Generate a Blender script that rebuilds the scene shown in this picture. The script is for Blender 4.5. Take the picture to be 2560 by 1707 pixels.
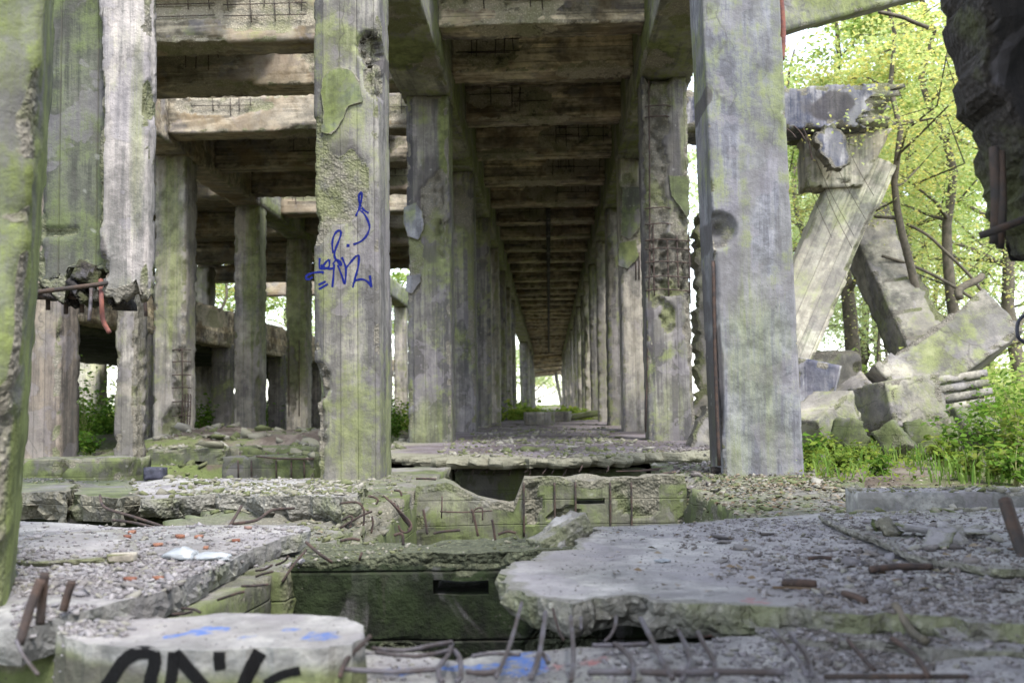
import bpy, bmesh, math, random
import numpy as np
from mathutils import Vector, Matrix, Euler
from mathutils.geometry import delaunay_2d_cdt
from mathutils.bvhtree import BVHTree

# ------------------------------------------------------------------ scene, camera, light
for o in list(bpy.data.objects):
    bpy.data.objects.remove(o)
SC = bpy.context.scene
COL = SC.collection
random.seed(7)
rng = np.random.default_rng(7)
R = math.radians

FPX = 2500.0                       # focal length in pixels of the 2560 px wide photograph
CAM = Vector((0.0, 0.0, 0.41))     # eye level of somebody standing in the pit; corridor floor is z = 0
cd = bpy.data.cameras.new('camera')
cam = bpy.data.objects.new('camera', cd)
COL.objects.link(cam)
cd.sensor_width = 36.0
cd.lens = 36.0 * FPX / 2560.0
cd.clip_start = 0.05
cd.clip_end = 2000
CROT = (Matrix.Rotation(R(2.06), 3, 'Z') @ Matrix.Rotation(R(90 + 3.63), 3, 'X') @ Matrix.Rotation(R(-0.8), 3, 'Z'))
cam.location = CAM
cam.rotation_euler = CROT.to_euler()
cd.dof.use_dof = True
cd.dof.focus_distance = 4.8
cd.dof.aperture_fstop = 4.0
SC.camera = cam
SC.render.resolution_x = 1024
SC.render.resolution_y = 682

SUN_EL, SUN_AZ = 58.0, 150.0       # soft light from above, a little behind the camera's right shoulder
w = bpy.data.worlds.new('World')
SC.world = w
w.use_nodes = True
wn = w.node_tree
bg = wn.nodes['Background']
sky = wn.nodes.new('ShaderNodeTexSky')
sky.sky_type = 'NISHITA'
sky.sun_disc = False
sky.sun_elevation = R(SUN_EL)
sky.sun_rotation = R(SUN_AZ)
sky.dust_density = 1.0
sky.air_density = 1.0
sky.ozone_density = 1.0
hs = wn.nodes.new('ShaderNodeHueSaturation')
hs.inputs['Saturation'].default_value = 0.50          # thin overcast: a pale, nearly white sky
wn.links.new(sky.outputs[0], hs.inputs['Color'])
wn.links.new(hs.outputs[0], bg.inputs['Color'])
bg.inputs['Strength'].default_value = 0.15
sl = bpy.data.lights.new('sun', 'SUN')
sl.energy = 1.4
sl.angle = R(14)
sl.color = (1.0, 0.98, 0.95)
sun = bpy.data.objects.new('sun', sl)
COL.objects.link(sun)
az, el = R(SUN_AZ), R(SUN_EL)
sdir = Vector((math.sin(az) * math.cos(el), math.cos(az) * math.cos(el), math.sin(el)))
sun.rotation_euler = sdir.to_track_quat('Z', 'Y').to_euler()
sun.location = (0, 0, 30)
SC.view_settings.view_transform = 'Standard'
SC.view_settings.look = 'None'
SC.view_settings.gamma = 1.0
SC.view_settings.use_curve_mapping = False
SC.view_settings.exposure = 2.3
SC.render.engine = 'CYCLES'
SC.cycles.max_bounces = 7
SC.cycles.caustics_reflective = False
SC.cycles.caustics_refractive = False
SC.cycles.diffuse_bounces = 4
SC.cycles.transmission_bounces = 4
SC.cycles.transparent_max_bounces = 4

def ray(px, py):
    d = CROT @ Vector(((px - 1280.0) / FPX, (853.5 - py) / FPX, -1.0))
    return d
def P(px, py, Y):
    d = ray(px, py)
    return CAM + d * (Y / d.y)
def G(px, py, z=0.0):
    d = ray(px, py)
    return CAM + d * ((z - CAM.z) / d.z)

# ------------------------------------------------------------------ noise
def _h(ix, iy, iz, seed):
    n = (ix.astype(np.int64) * 374761393 + iy.astype(np.int64) * 668265263 + iz.astype(np.int64) * 1440662683 + seed * 974634777) & 0xffffffff
    n = ((n ^ (n >> 13)) * 1274126177) & 0xffffffff
    n = ((n ^ (n >> 16)) * 2246822519) & 0xffffffff
    n = n ^ (n >> 15)
    return (n & 0xffffff) / float(0xffffff)
def vnoise(p, s=1.0, seed=0):
    q = np.asarray(p, float) * s
    i = np.floor(q)
    f = q - i
    u = f * f * (3 - 2 * f)
    i = i.astype(np.int64)
    x, y, z = i[:, 0], i[:, 1], i[:, 2]
    def L(a, b, t): return a + (b - a) * t
    c = [[[_h(x + a, y + b, z + d, seed) for d in (0, 1)] for b in (0, 1)] for a in (0, 1)]
    r0 = L(L(c[0][0][0], c[1][0][0], u[:, 0]), L(c[0][1][0], c[1][1][0], u[:, 0]), u[:, 1])
    r1 = L(L(c[0][0][1], c[1][0][1], u[:, 0]), L(c[0][1][1], c[1][1][1], u[:, 0]), u[:, 1])
    return L(r0, r1, u[:, 2]) * 2 - 1
def fbm(p, s=1.0, o=4, seed=0):
    t = 0; a = 1; n = 0
    for k in range(o):
        t = t + a * vnoise(p, s * 2.03 ** k, seed + k * 17); n += a; a *= 0.5
    return t / n
def facet(p, s=1.0, seed=0):
    """angular fracture facets: a tilted plane per irregular cell"""
    q = np.asarray(p, float) * s
    i = np.floor(q).astype(np.int64)
    best = np.full(len(q), 1e9); val = np.zeros(len(q))
    for a in (-1, 0, 1):
        for b in (-1, 0, 1):
            for d in (-1, 0, 1):
                cx, cy, cz = i[:, 0] + a, i[:, 1] + b, i[:, 2] + d
                o = np.stack([cx + _h(cx, cy, cz, seed), cy + _h(cx, cy, cz, seed + 1), cz + _h(cx, cy, cz, seed + 2)], 1)
                r = q - o
                dd = (r * r).sum(1)
                g = np.stack([_h(cx, cy, cz, seed + 3), _h(cx, cy, cz, seed + 4), _h(cx, cy, cz, seed + 5)], 1) * 2 - 1
                v = (_h(cx, cy, cz, seed + 6) * 2 - 1) * .7 + (g * r).sum(1) * .9
                m = dd < best
                best = np.where(m, dd, best); val = np.where(m, v, val)
    return np.clip(val, -1.2, 1.2)
def sstep(a, b, x):
    t = np.clip((x - a) / (b - a), 0, 1)
    return t * t * (3 - 2 * t)

# ------------------------------------------------------------------ mesh helpers
TRI = [0]
GROUND = []                        # (verts, faces) of everything rubble may lie on
def raw_mesh(name, V, F, mat, attrs=None, smooth=False):
    me = bpy.data.meshes.new(name)
    V = np.asarray(V, np.float32)
    if isinstance(F, np.ndarray):
        k = F.shape[1]; nf = F.shape[0]
        me.vertices.add(len(V)); me.vertices.foreach_set('co', V.ravel())
        me.loops.add(nf * k); me.loops.foreach_set('vertex_index', F.astype(np.int32).ravel())
        me.polygons.add(nf); me.polygons.foreach_set('loop_start', np.arange(0, nf * k, k, dtype=np.int32))
        me.polygons.foreach_set('loop_total', np.full(nf, k, np.int32))
        me.update(calc_edges=True)
    else:
        me.from_pydata(V.tolist(), [], F)
    if attrs:
        for n, a in attrs.items():
            at = me.attributes.new(n, 'FLOAT', 'POINT')
            at.data.foreach_set('value', np.asarray(a, np.float32))
    if smooth:
        me.polygons.foreach_set('use_smooth', np.ones(len(me.polygons), bool))
    if mat: me.materials.append(mat)
    me.validate()
    return me
def tag(o, label=None, cat=None, group=None, kind=None):
    if label: o['label'] = label
    if cat: o['category'] = cat
    if group: o['group'] = group
    if kind: o['kind'] = kind
    return o
def link(name, me, loc=(0, 0, 0), parent=None, rot=None):
    o = bpy.data.objects.new(name, me)
    COL.objects.link(o)
    o.location = loc
    if rot: o.rotation_euler = rot
    if parent is not None: o.parent = parent
    return o
def empty(name, loc):
    return link(name, None, loc)
def mk(name, V, F, mat, parent=None, attrs=None, origin=None, smooth=False, ground=False):
    """world-space verts -> an object whose origin sits at its base centre"""
    V = np.asarray(V, float)
    if origin is None:
        origin = ((V[:, 0].min() + V[:, 0].max()) / 2, (V[:, 1].min() + V[:, 1].max()) / 2, V[:, 2].min())
    origin = np.asarray(origin, float)
    if ground:
        FF = F.tolist() if isinstance(F, np.ndarray) else F
        GROUND.append((V.copy(), FF))
    me = raw_mesh(name, V - origin, F, mat, attrs, smooth)
    loc = origin
    if parent is not None:
        loc = origin - np.array(world_loc(parent))
    return link(name, me, tuple(loc), parent)
def world_loc(o):
    l = np.array(o.location)
    return l + (np.array(world_loc(o.parent)) if o.parent else 0)
def dup(o, loc, rotz=None):
    c = o.copy(); COL.objects.link(c); c.location = loc
    if rotz is not None: c.rotation_euler = (c.rotation_euler[0], c.rotation_euler[1], rotz)
    for ch in list(o.children):
        k = ch.copy(); COL.objects.link(k); k.parent = c
    return c

def boxgrid(x0, x1, y0, y1, z0, z1, cell):
    nx, ny, nz = [max(1, int(round((b - a) / c))) for a, b, c in ((x0, x1, cell[0]), (y0, y1, cell[1]), (z0, z1, cell[2]))]
    xs, ys, zs = np.linspace(x0, x1, nx + 1), np.linspace(y0, y1, ny + 1), np.linspace(z0, z1, nz + 1)
    Vs, Fs = [], []
    off = 0
    def face(A, B, f, flip):
        nonlocal off
        a, b = np.meshgrid(A, B, indexing='ij')
        v = f(a.ravel(), b.ravel())
        na, nb = len(A), len(B)
        i = (np.arange(na - 1)[:, None] * nb + np.arange(nb - 1)[None, :]).ravel()
        q = np.stack([i, i + nb, i + nb + 1, i + 1], 1)
        if flip: q = q[:, ::-1]
        Vs.append(v); Fs.append(q + off); off += len(v)
    c = lambda v, n: np.full(n, v)
    face(xs, zs, lambda a, b: np.stack([a, c(y0, len(a)), b], 1), False)
    face(xs, zs, lambda a, b: np.stack([a, c(y1, len(a)), b], 1), True)
    face(ys, zs, lambda a, b: np.stack([c(x0, len(a)), a, b], 1), True)
    face(ys, zs, lambda a, b: np.stack([c(x1, len(a)), a, b], 1), False)
    face(xs, ys, lambda a, b: np.stack([a, b, c(z0, len(a))], 1), True)
    face(xs, ys, lambda a, b: np.stack([a, b, c(z1, len(a))], 1), False)
    V = np.concatenate(Vs); F = np.concatenate(Fs)
    key = np.round(V * 1e5).astype(np.int64)
    _, idx, inv = np.unique(key, axis=0, return_index=True, return_inverse=True)
    return V[idx], inv.ravel()[F]

def weather(V, b, seed=0, chip=0.03, thr=-0.1, rough=0.003, bites=(), nscale=4.0, jags=(), wave=0.0):
    """wear a box (b = x0,x1,y0,y1,z0,z1): chipped arrises, spalled hollows, ragged ends; returns verts and the 'broken' mask"""
    lo = np.array([b[0], b[2], b[4]]); hi = np.array([b[1], b[3], b[5]])
    dlo, dhi = V - lo, hi - V
    d = np.minimum(dlo, dhi)
    sgn = np.where(dlo < dhi, 1.0, -1.0)
    e = np.sort(d, 1)[:, 1]
    cw = chip * 1.6 + 1e-6
    wt = np.exp(-(d / cw) ** 2)
    ind = sgn * wt
    ind /= np.maximum(np.linalg.norm(ind, axis=1, keepdims=True), 1e-6)
    q = V + seed * 3.71
    m = .45 * fbm(q, nscale, 4, seed) + .55 * facet(q, 9.0, seed + 2)
    amt = np.clip(m - thr, 0, 1) / (1 - min(thr, .5))
    push = chip * 1.5 * amt * np.exp(-(e / cw) ** 2)
    broken = np.clip(push / (chip * 0.5 + 1e-6), 0, 1)
    out = V + ind * push[:, None]
    fine = fbm(q, 9.0, 3, seed + 5)
    out += ind * (rough * fine)[:, None]
    if wave: out += ind * (wave * vnoise(q, 1.1, seed + 9))[:, None]
    nb = fbm(q, 7.0, 4, seed + 31)
    rr = .5 * fbm(q, 22.0, 3, seed + 41) + .9 * facet(q, 13.0, seed + 43)
    for bt in bites:
        c = np.array(bt[0]); r = np.array(bt[1]); dep = bt[2]
        s = 1 - np.linalg.norm((V - c) / r, axis=1) + nb * 0.42
        wv = sstep(0, 0.10, s)
        out += ind * (wv * dep * (0.75 + 0.5 * rr))[:, None]
        broken = np.maximum(broken, wv)
    for ax, end, amp, ln in jags:                     # ragged ends
        t = dlo[:, ax] if end < 0 else dhi[:, ax]
        f = np.exp(-(t / ln) ** 2)
        j = .6 * fbm(q * np.where(np.arange(3) == ax, 0.3, 1.0), 6.0, 4, seed + 77) + .5 * facet(q * np.where(np.arange(3) == ax, 0.3, 1.0), 11.0, seed + 79)
        out[:, ax] += (-end) * f * amp * (0.55 + 0.9 * j)
        broken = np.maximum(broken, sstep(0.35, 0.8, f) * sstep(-.6, .2, j + .5))
    return out, broken

def mark_attrs(V, marks, seed=0):
    """dark and green patches with a shape of their own: (kind, px, py, Y, rx, ry, strength), placed on the face at depth Y"""
    out = {}
    nq = .35 * fbm(V, 5.0, 4, seed + 3)
    for kind, px, py, Y, rx, ry, st in marks:
        p = P(px, py, Y); k = Y / FPX
        d = np.hypot((V[:, 0] - p.x) / (rx * k), (V[:, 2] - p.z) / (ry * k))
        m = (sstep(1.15, .75, d + nq) if kind == 'dark_mark' else sstep(1.5, .35, d + nq)) * st
        out[kind] = np.maximum(out[kind], m) if kind in out else m
    return out
def cell3(c):
    return c if isinstance(c, tuple) else (c, c, c)
def worn_box(name, b, mat, cell=0.05, parent=None, seed=0, prof=None, xform=None, ground=False, origin=None, marks=(), **kw):
    V, F = boxgrid(*b, cell3(cell))
    V, br = weather(V, b, seed, **kw)
    if prof is not None:
        V = prof(V, b)
        if isinstance(V, tuple): V, extra = V; br = np.maximum(br, extra)
    if xform is not None:
        V = V @ np.array(xform.to_3x3()).T + np.array(xform.to_translation())
    at = {'broken': br}
    if marks: at.update(mark_attrs(V, marks, seed))
    return mk(name, V, F, mat, parent, at, origin, ground=ground)

def resample(pts, step, closed=True):
    out = []
    n = len(pts)
    for i in range(n if closed else n - 1):
        a, c = np.array(pts[i]), np.array(pts[(i + 1) % n])
        k = max(1, int(math.ceil(np.linalg.norm(c - a) / step)))
        for j in range(k): out.append(a + (c - a) * j / k)
    if not closed: out.append(np.array(pts[-1]))
    return np.array(out)

def slab_geo(pts, thick, step=0.04, seed=0, rag=0.03, inner=None, bump=0.006, flare=0.5, ztop=0.0, edge_rough=0.35, topfun=None, side=1.0):
    """irregular plate from an outline: broken sides in several courses, uneven top"""
    O = resample([(p[0], p[1]) for p in pts], step)
    n = len(O)
    area = 0.5 * np.sum(O[:, 0] * np.roll(O[:, 1], -1) - np.roll(O[:, 0], -1) * O[:, 1])
    if area < 0: O = O[::-1]
    T = np.roll(O, -1, 0) - np.roll(O, 1, 0)
    T /= np.maximum(np.linalg.norm(T, axis=1, keepdims=True), 1e-9)
    N = np.stack([T[:, 1], -T[:, 0]], 1)
    q3 = np.concatenate([O, np.zeros((n, 1))], 1) + seed * 1.37
    O = O + N * (rag * (fbm(q3, 3.0, 3, seed) * .7 + 0.35 * fbm(q3, 14.0, 3, seed + 3) + 1.0 * facet(q3, 6.0, seed + 5) + .5 * facet(q3, 17.0, seed + 6)))[:, None]
    inner = inner or step * 2.2
    lo, hi = O.min(0), O.max(0)
    gx, gy = np.meshgrid(np.arange(lo[0], hi[0], inner), np.arange(lo[1], hi[1], inner))
    I = np.stack([gx.ravel(), gy.ravel()], 1)
    I = I + rng.uniform(-.3, .3, I.shape) * inner
    def inside(Q, poly):
        x, y = Q[:, 0], Q[:, 1]; r = np.zeros(len(Q), bool)
        for i in range(len(poly)):
            x1, y1 = poly[i]; x2, y2 = poly[i - 1]
            c = ((y1 > y) != (y2 > y)) & (x < (x2 - x1) * (y - y1) / (y2 - y1 + 1e-12) + x1)
            r ^= c
        return r
    I = I[inside(I, O)]
    if len(I):
        dm = np.full(len(I), 1e9)
        for k in range(n): dm = np.minimum(dm, (I[:, 0] - O[k, 0]) ** 2 + (I[:, 1] - O[k, 1]) ** 2)
        I = I[dm > (inner * 0.5) ** 2]
    A = [Vector(p) for p in O] + [Vector(p) for p in I]
    vs, _, fs, *_ = delaunay_2d_cdt(A, [(i, (i + 1) % n) for i in range(n)], [list(range(n))], 1, 1e-6)
    top = np.array([(v.x, v.y, 0) for v in vs])
    m = len(top)
    fs = [list(f) for f in fs]
    # outline indices in the result
    idx = []
    for k in range(n):
        idx.append(int(np.argmin((top[:, 0] - O[k, 0]) ** 2 + (top[:, 1] - O[k, 1]) ** 2)))
    top[:, 2] = bump * fbm(np.c_[top[:, :2], np.zeros(m)] + seed, 2.5, 4, seed + 8) * 1.5
    edge = np.zeros(m); edge[idx] = side
    V = [top]; br = [edge * 0.8]
    rings = 5 if thick > .03 else 3
    prev = list(idx); F = list(fs)
    base = m
    for r in range(1, rings + 1):
        t = r / rings
        q = np.c_[O, np.full(n, -t * thick)] + seed
        dsp = thick * edge_rough * (.5 * fbm(q, 0.5 / max(thick, .03), 3, seed + 11) + .9 * facet(q, 1.1 / max(thick, .03), seed + 12)) * min(1, t * 2.5) + (rag * 0.25) * math.sin(min(1, t) * math.pi) + -flare * thick * t ** 2
        ring = O + N * dsp[:, None] if r < rings else O + N * dsp[:, None]
        z = -thick * t + (0.12 * thick) * fbm(q, 9.0, 2, seed + 13)
        V.append(np.c_[ring, z]); br.append(np.full(n, side))
        cur = list(range(base, base + n)); base += n
        for k in range(n):
            a, b2 = k, (k + 1) % n
            F.append([prev[a], cur[a], cur[b2], prev[b2]])
        prev = cur
    # underside: reuse the top's triangulation
    bot = np.array(V[0]); bot = bot.copy(); 
    cen = O.mean(0)
    mp = {}
    lst = []
    for k, i in enumerate(idx): mp[i] = prev[k]
    for i in range(m):
        if i not in mp:
            mp[i] = base + len(lst); lst.append((top[i, 0], top[i, 1], -thick + 0.004 * math.sin(i)))
    if lst: V.append(np.array(lst)); br.append(np.full(len(lst), 0.3))
    for f in fs: F.append([mp[i] for i in reversed(f)])
    V = np.concatenate(V); br = np.concatenate(br)
    if topfun is not None: V[:, 2] += topfun(V)
    V[:, 2] += ztop
    return V, F, br
def slab(name, pts, z, thick, mat, parent=None, seed=0, ground=True, xform=None, attrs=None, **kw):
    V, F, br = slab_geo(pts, thick, seed=seed, ztop=z, **kw)
    if xform is not None:
        V = V @ np.array(xform.to_3x3()).T + np.array(xform.to_translation())
    at = {'broken': br}
    if attrs: at.update({k: f(V) for k, f in attrs.items()})
    return mk(name, V, F, mat, parent, at, ground=ground)

def tube_geo(pts, r, sides=6, caps=True):
    pts = [Vector(p) for p in pts]
    n = len(pts)
    rs = r if hasattr(r, '__len__') else [r] * n
    V, F = [], []
    up = None
    for i, p in enumerate(pts):
        t = (pts[min(i + 1, n - 1)] - pts[max(i - 1, 0)]).normalized()
        if up is None:
            up = t.orthogonal().normalized()
        else:
            up = (up - t * up.dot(t))
            up = up.normalized() if up.length > 1e-6 else t.orthogonal().normalized()
        bn = t.cross(up)
        for k in range(sides):
            a = 2 * math.pi * k / sides
            V.append(p + (up * math.cos(a) + bn * math.sin(a)) * rs[i])
    for i in range(n - 1):
        for k in range(sides):
            a, b = i * sides + k, i * sides + (k + 1) % sides
            F.append([a, b, b + sides, a + sides])
    if caps:
        F.append(list(range(sides))[::-1]); F.append([(n - 1) * sides + k for k in range(sides)])
    return np.array([tuple(v) for v in V]), F
def smooth_path(pts, k=5):
    pts = [Vector(p) for p in pts]
    if len(pts) < 3: return pts
    out = []
    for i in range(len(pts) - 1):
        p0, p1, p2, p3 = pts[max(i - 1, 0)], pts[i], pts[i + 1], pts[min(i + 2, len(pts) - 1)]
        for j in range(k):
            t = j / k
            out.append(0.5 * ((2 * p1) + (p2 - p0) * t + (2 * p0 - 5 * p1 + 4 * p2 - p3) * t * t + (3 * p1 - p0 - 3 * p2 + p3) * t ** 3))
    out.append(pts[-1])
    return out
def bar(pts, r, mat, name='rebar', parent=None, k=4, sides=6, ribs=False):
    path = smooth_path(pts, k)
    if ribs:                                           # ribbed, flaking reinforcement
        L_ = np.cumsum([0] + [(path[i + 1] - path[i]).length for i in range(len(path) - 1)])
        n = max(8, int(L_[-1] / .0055)); t = np.linspace(0, L_[-1], n)
        A = np.array([tuple(p) for p in path])
        path = [Vector((np.interp(u, L_, A[:, 0]), np.interp(u, L_, A[:, 1]), np.interp(u, L_, A[:, 2]))) for u in t]
        fl = fbm(np.c_[t * 1.0, np.full(n, r * 900), np.zeros(n)], 30, 3, 3)
        r = [r * (1.06 if i % 2 else .86) * (1 + .16 * fl[i]) for i in range(n)]; sides = 7
    V, F = tube_geo(path, r, sides)
    return mk(name, V, F, mat, parent, smooth=True)
def join_geo(L):
    V, F, o = [], [], 0
    for v, f in L:
        V.append(np.asarray(v)); F += [[i + o for i in q] for q in f]; o += len(v)
    return np.concatenate(V), F
# ------------------------------------------------------------------ materials
class NT:
    def __init__(s, name):
        s.m = bpy.data.materials.new(name); s.m.use_nodes = True
        s.t = s.m.node_tree; s.b = s.t.nodes['Principled BSDF']; s.out = s.t.nodes['Material Output']
    def n(s, typ, **kw):
        nd = s.t.nodes.new(typ)
        for k, v in kw.items(): setattr(nd, k, v)
        return nd
    def l(s, a, b): s.t.links.new(a, b)
    def math(s, op, a, b=None, clamp=False):
        nd = s.n('ShaderNodeMath', operation=op, use_clamp=clamp)
        for i, v in enumerate((a, b)):
            if v is None: continue
            if isinstance(v, (int, float)): nd.inputs[i].default_value = v
            else: s.l(v, nd.inputs[i])
        return nd.outputs[0]
    def mix(s, f, a, b, blend='MIX'):
        nd = s.n('ShaderNodeMix', data_type='RGBA', blend_type=blend)
        for sock, v in ((nd.inputs[0], f), (nd.inputs[6], a), (nd.inputs[7], b)):
            if isinstance(v, (int, float)): sock.default_value = v
            elif isinstance(v, tuple): sock.default_value = (*v, 1) if len(v) == 3 else v
            else: s.l(v, sock)
        return nd.outputs[2]
    def ramp(s, f, stops):
        nd = s.n('ShaderNodeMapRange', interpolation_type='SMOOTHSTEP')
        nd.inputs['From Min'].default_value, nd.inputs['From Max'].default_value = stops
        s.l(f, nd.inputs['Value'])
        return nd.outputs[0]
    def noise(s, vec, scale, detail=5, rough=.55, dist=0.0):
        nd = s.n('ShaderNodeTexNoise')
        nd.inputs['Scale'].default_value = scale; nd.inputs['Detail'].default_value = detail
        nd.inputs['Roughness'].default_value = rough; nd.inputs['Distortion'].default_value = dist
        s.l(vec, nd.inputs['Vector'])
        return nd.outputs['Fac']
    def scale(s, vec, v):
        nd = s.n('ShaderNodeVectorMath', operation='MULTIPLY')
        s.l(vec, nd.inputs[0]); nd.inputs[1].default_value = v
        return nd.outputs[0]
    def attr(s, name):
        nd = s.n('ShaderNodeAttribute'); nd.attribute_name = name
        return nd.outputs['Fac']
    def coords(s, world=False):
        if world:
            return s.n('ShaderNodeNewGeometry').outputs['Position']
        tc = s.n('ShaderNodeTexCoord'); oi = s.n('ShaderNodeObjectInfo')
        cb = s.n('ShaderNodeCombineXYZ')
        r = s.math('MULTIPLY', oi.outputs['Random'], 41.0)
        s.l(r, cb.inputs[0]); s.l(r, cb.inputs[2])
        r2 = s.math('MULTIPLY', oi.outputs['Random'], 17.0); s.l(r2, cb.inputs[1])
        ad = s.n('ShaderNodeVectorMath', operation='ADD')
        s.l(tc.outputs['Object'], ad.inputs[0]); s.l(cb.outputs[0], ad.inputs[1])
        s.objco = tc.outputs['Object']
        return ad.outputs[0]

ALGAE = (0.105, 0.122, 0.034)
def concrete(name, light=(0.40, 0.375, 0.32), mid=(0.27, 0.25, 0.225), dark=(0.10, 0.095, 0.085), algae=0.5, algae_col=ALGAE,
             board=None, board_w=0.13, dirt=0.4, streak='z', cracks=0.5, warm=0.0, bump=0.5, paint=None, pale=0.0, brk=(0.42, 0.37, 0.28), dust=0.0, stain=.55, ka=.52, sc=.62):
    s = NT(name)
    KA = ka                                   # weathered concrete, lowered further in place of overhead roof shade
    cool = (.97, 1.0, 1.07) if not warm else (1, 1, 1)
    light, mid, brk = [tuple(v * KA * t for v, t in zip(q, cool)) for q in (light, mid, brk)]
    co = s.coords(); ob = s.objco
    n1 = s.noise(co, 1.3, 6, .68, .3)
    n2 = s.noise(co, 6.5, 6, .76)
    n3 = s.noise(co, 42.0, 2, .6)
    sv = {'z': (11.0, 11.0, 0.55), 'x': (0.55, 11.0, 11.0), 'y': (11.0, 0.55, 11.0), None: (2.0, 2.0, 2.0)}[streak]
    ns = s.noise(s.scale(co, sv), 1.0, 6, .74, .15)
    mixv = s.math('ADD', s.math('MULTIPLY', n1, .55), s.math('MULTIPLY', ns, .45))
    c = s.mix(s.ramp(mixv, (.43, .52)), mid, light)
    c = s.mix(sc, c, s.mix(s.ramp(ns, (.38, .62)), (.52, .52, .53), (1.36, 1.34, 1.30)), 'MULTIPLY')
    c = s.mix(.7, c, s.mix(s.ramp(n2, (.34, .66)), (.50, .50, .50), (1.42, 1.41, 1.38)), 'MULTIPLY')
    c = s.mix(s.math('MULTIPLY', s.ramp(s.math('ADD', s.math('MULTIPLY', n2, .5), s.math('MULTIPLY', ns, .5)), (.50, .36)), dirt), c, dark)
    # pinkish-grey patches of bare cement skin
    n4 = s.noise(co, 2.3, 4, .62, .6)
    pk = s.ramp(n4, (.535, .555))
    c = s.mix(s.math('MULTIPLY', pk, .45), c, s.mix(n2, (.09, .082, .09), (.25, .23, .245)))
    c = s.mix(s.math('MULTIPLY', s.math('MULTIPLY', s.ramp(n4, (.515, .535)), s.ramp(n4, (.555, .535))), .55 * sc * sc), c, (.05, .046, .04))
    # broad dark water stains
    nd_ = s.noise(s.scale(co, {'z': (1.6, 1.6, .5), 'x': (.5, 1.6, 1.6), 'y': (1.6, .5, 1.6), None: (1., 1., 1.)}[streak]), 1.15, 4, .6, .8)
    c = s.mix(s.math('MULTIPLY', s.ramp(s.math('ADD', s.math('MULTIPLY', nd_, .75), s.math('MULTIPLY', ns, .25)), (.50, .565)), stain), c, dark)
    if warm:
        c = s.mix(s.math('MULTIPLY', s.ramp(s.noise(co, 1.7, 5, .6, .4), (.45, .62)), warm), c, (0.225, 0.145, 0.065))
    if pale:
        c = s.mix(s.math('MULTIPLY', s.ramp(n1, (.44, .56)), pale), c, (0.32, 0.285, 0.23))
    bh = None
    if board is not None:
        sp = s.n('ShaderNodeSeparateXYZ'); s.l(ob, sp.inputs[0])
        axis = {'x': 0, 'y': 1, 'z': 2}
        def one(ax):
            u = s.math('ADD', s.math('DIVIDE', sp.outputs[axis[ax]], board_w), 100.37)
            fr = s.math('FRACT', u); fl = s.math('FLOOR', u)
            g = s.math('ABSOLUTE', s.math('SUBTRACT', fr, .5))
            return s.ramp(g, (.465, .5)), fl
        gv, bid = None, None
        for ax in board:
            a, b = one(ax)
            gv = a if gv is None else s.math('MAXIMUM', gv, a)
            bid = b if bid is None else s.math('ADD', s.math('MULTIPLY', bid, 7.0), b)
        wn_ = s.n('ShaderNodeTexWhiteNoise', noise_dimensions='1D'); s.l(bid, wn_.inputs['W'])
        c = s.mix(.85, c, s.mix(wn_.outputs['Value'], (.66, .66, .69), (1.22, 1.19, 1.12)), 'MULTIPLY')
        gm = s.math('MULTIPLY', gv, s.ramp(ns, (.36, .55)))
        c = s.mix(s.math('MULTIPLY', gm, .75), c, (.055, .05, .04))
        bh = s.math('ADD', s.math('MULTIPLY', gm, -1.0), s.math('MULTIPLY', wn_.outputs['Value'], .5))
    # algae
    na = s.noise(co, 1.05, 4, .62, .5)
    am = s.ramp(s.math('ADD', s.math('MULTIPLY', na, .5), s.math('ADD', s.math('MULTIPLY', ns, .25), s.math('MULTIPLY', n2, .25))), (.60 - .20 * algae, .69 - .20 * algae))
    am = s.math('MULTIPLY', am, min(1.0, .35 + algae * .6))
    gm_ = s.ramp(s.math('ADD', s.attr('green'), s.math('MULTIPLY', s.math('SUBTRACT', ns, .5), 1.3)), (.30, .85))
    am = s.math('MAXIMUM', am, s.math('MULTIPLY', gm_, .8))
    ac = s.mix(s.ramp(n2, (.35, .65)), tuple(v * .62 for v in algae_col), tuple(v * 1.45 for v in algae_col))
    c = s.mix(am, c, ac)
    so = s.ramp(s.math('ADD', s.attr('dark_mark'), s.math('MULTIPLY', s.math('SUBTRACT', n2, .5), 1.2)), (.30, .75))
    c = s.mix(s.math('MULTIPLY', so, .8), c, (.052, .046, .046))  # dark patches, several set in hollows, the socket and the chase
    # pores
    vo = s.n('ShaderNodeTexVoronoi'); vo.inputs['Scale'].default_value = 46.0; s.l(co, vo.inputs['Vector'])
    pores = s.math('MULTIPLY', s.ramp(vo.outputs['Distance'], (.20, .10)), s.ramp(n2, (.47, .60)))
    c = s.mix(s.math('MULTIPLY', pores, .6), c, (.06, .055, .045))
    # cracks
    dn = s.n('ShaderNodeTexNoise'); dn.inputs['Scale'].default_value = 3.5; dn.inputs['Detail'].default_value = 3; s.l(co, dn.inputs['Vector'])
    dv = s.n('ShaderNodeVectorMath', operation='ADD'); s.l(co, dv.inputs[0]); s.l(s.scale(dn.outputs['Color'], (.22, .22, .22)), dv.inputs[1])
    vc = s.n('ShaderNodeTexVoronoi', feature='DISTANCE_TO_EDGE'); vc.inputs['Scale'].default_value = 1.1; s.l(s.scale(dv.outputs[0], {'z': (1.5, 1.5, .42), 'x': (.42, 1.5, 1.5), 'y': (1.5, .42, 1.5), None: (.8, .8, .8)}[streak]), vc.inputs['Vector'])
    ck = s.math('MULTIPLY', s.ramp(vc.outputs['Distance'], (.008, .002)), s.ramp(na, (.50, .56)))
    ck = s.math('MULTIPLY', ck, cracks, True)
    c = s.mix(s.math('MULTIPLY', ck, .8), c, (.035, .032, .025))
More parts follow.
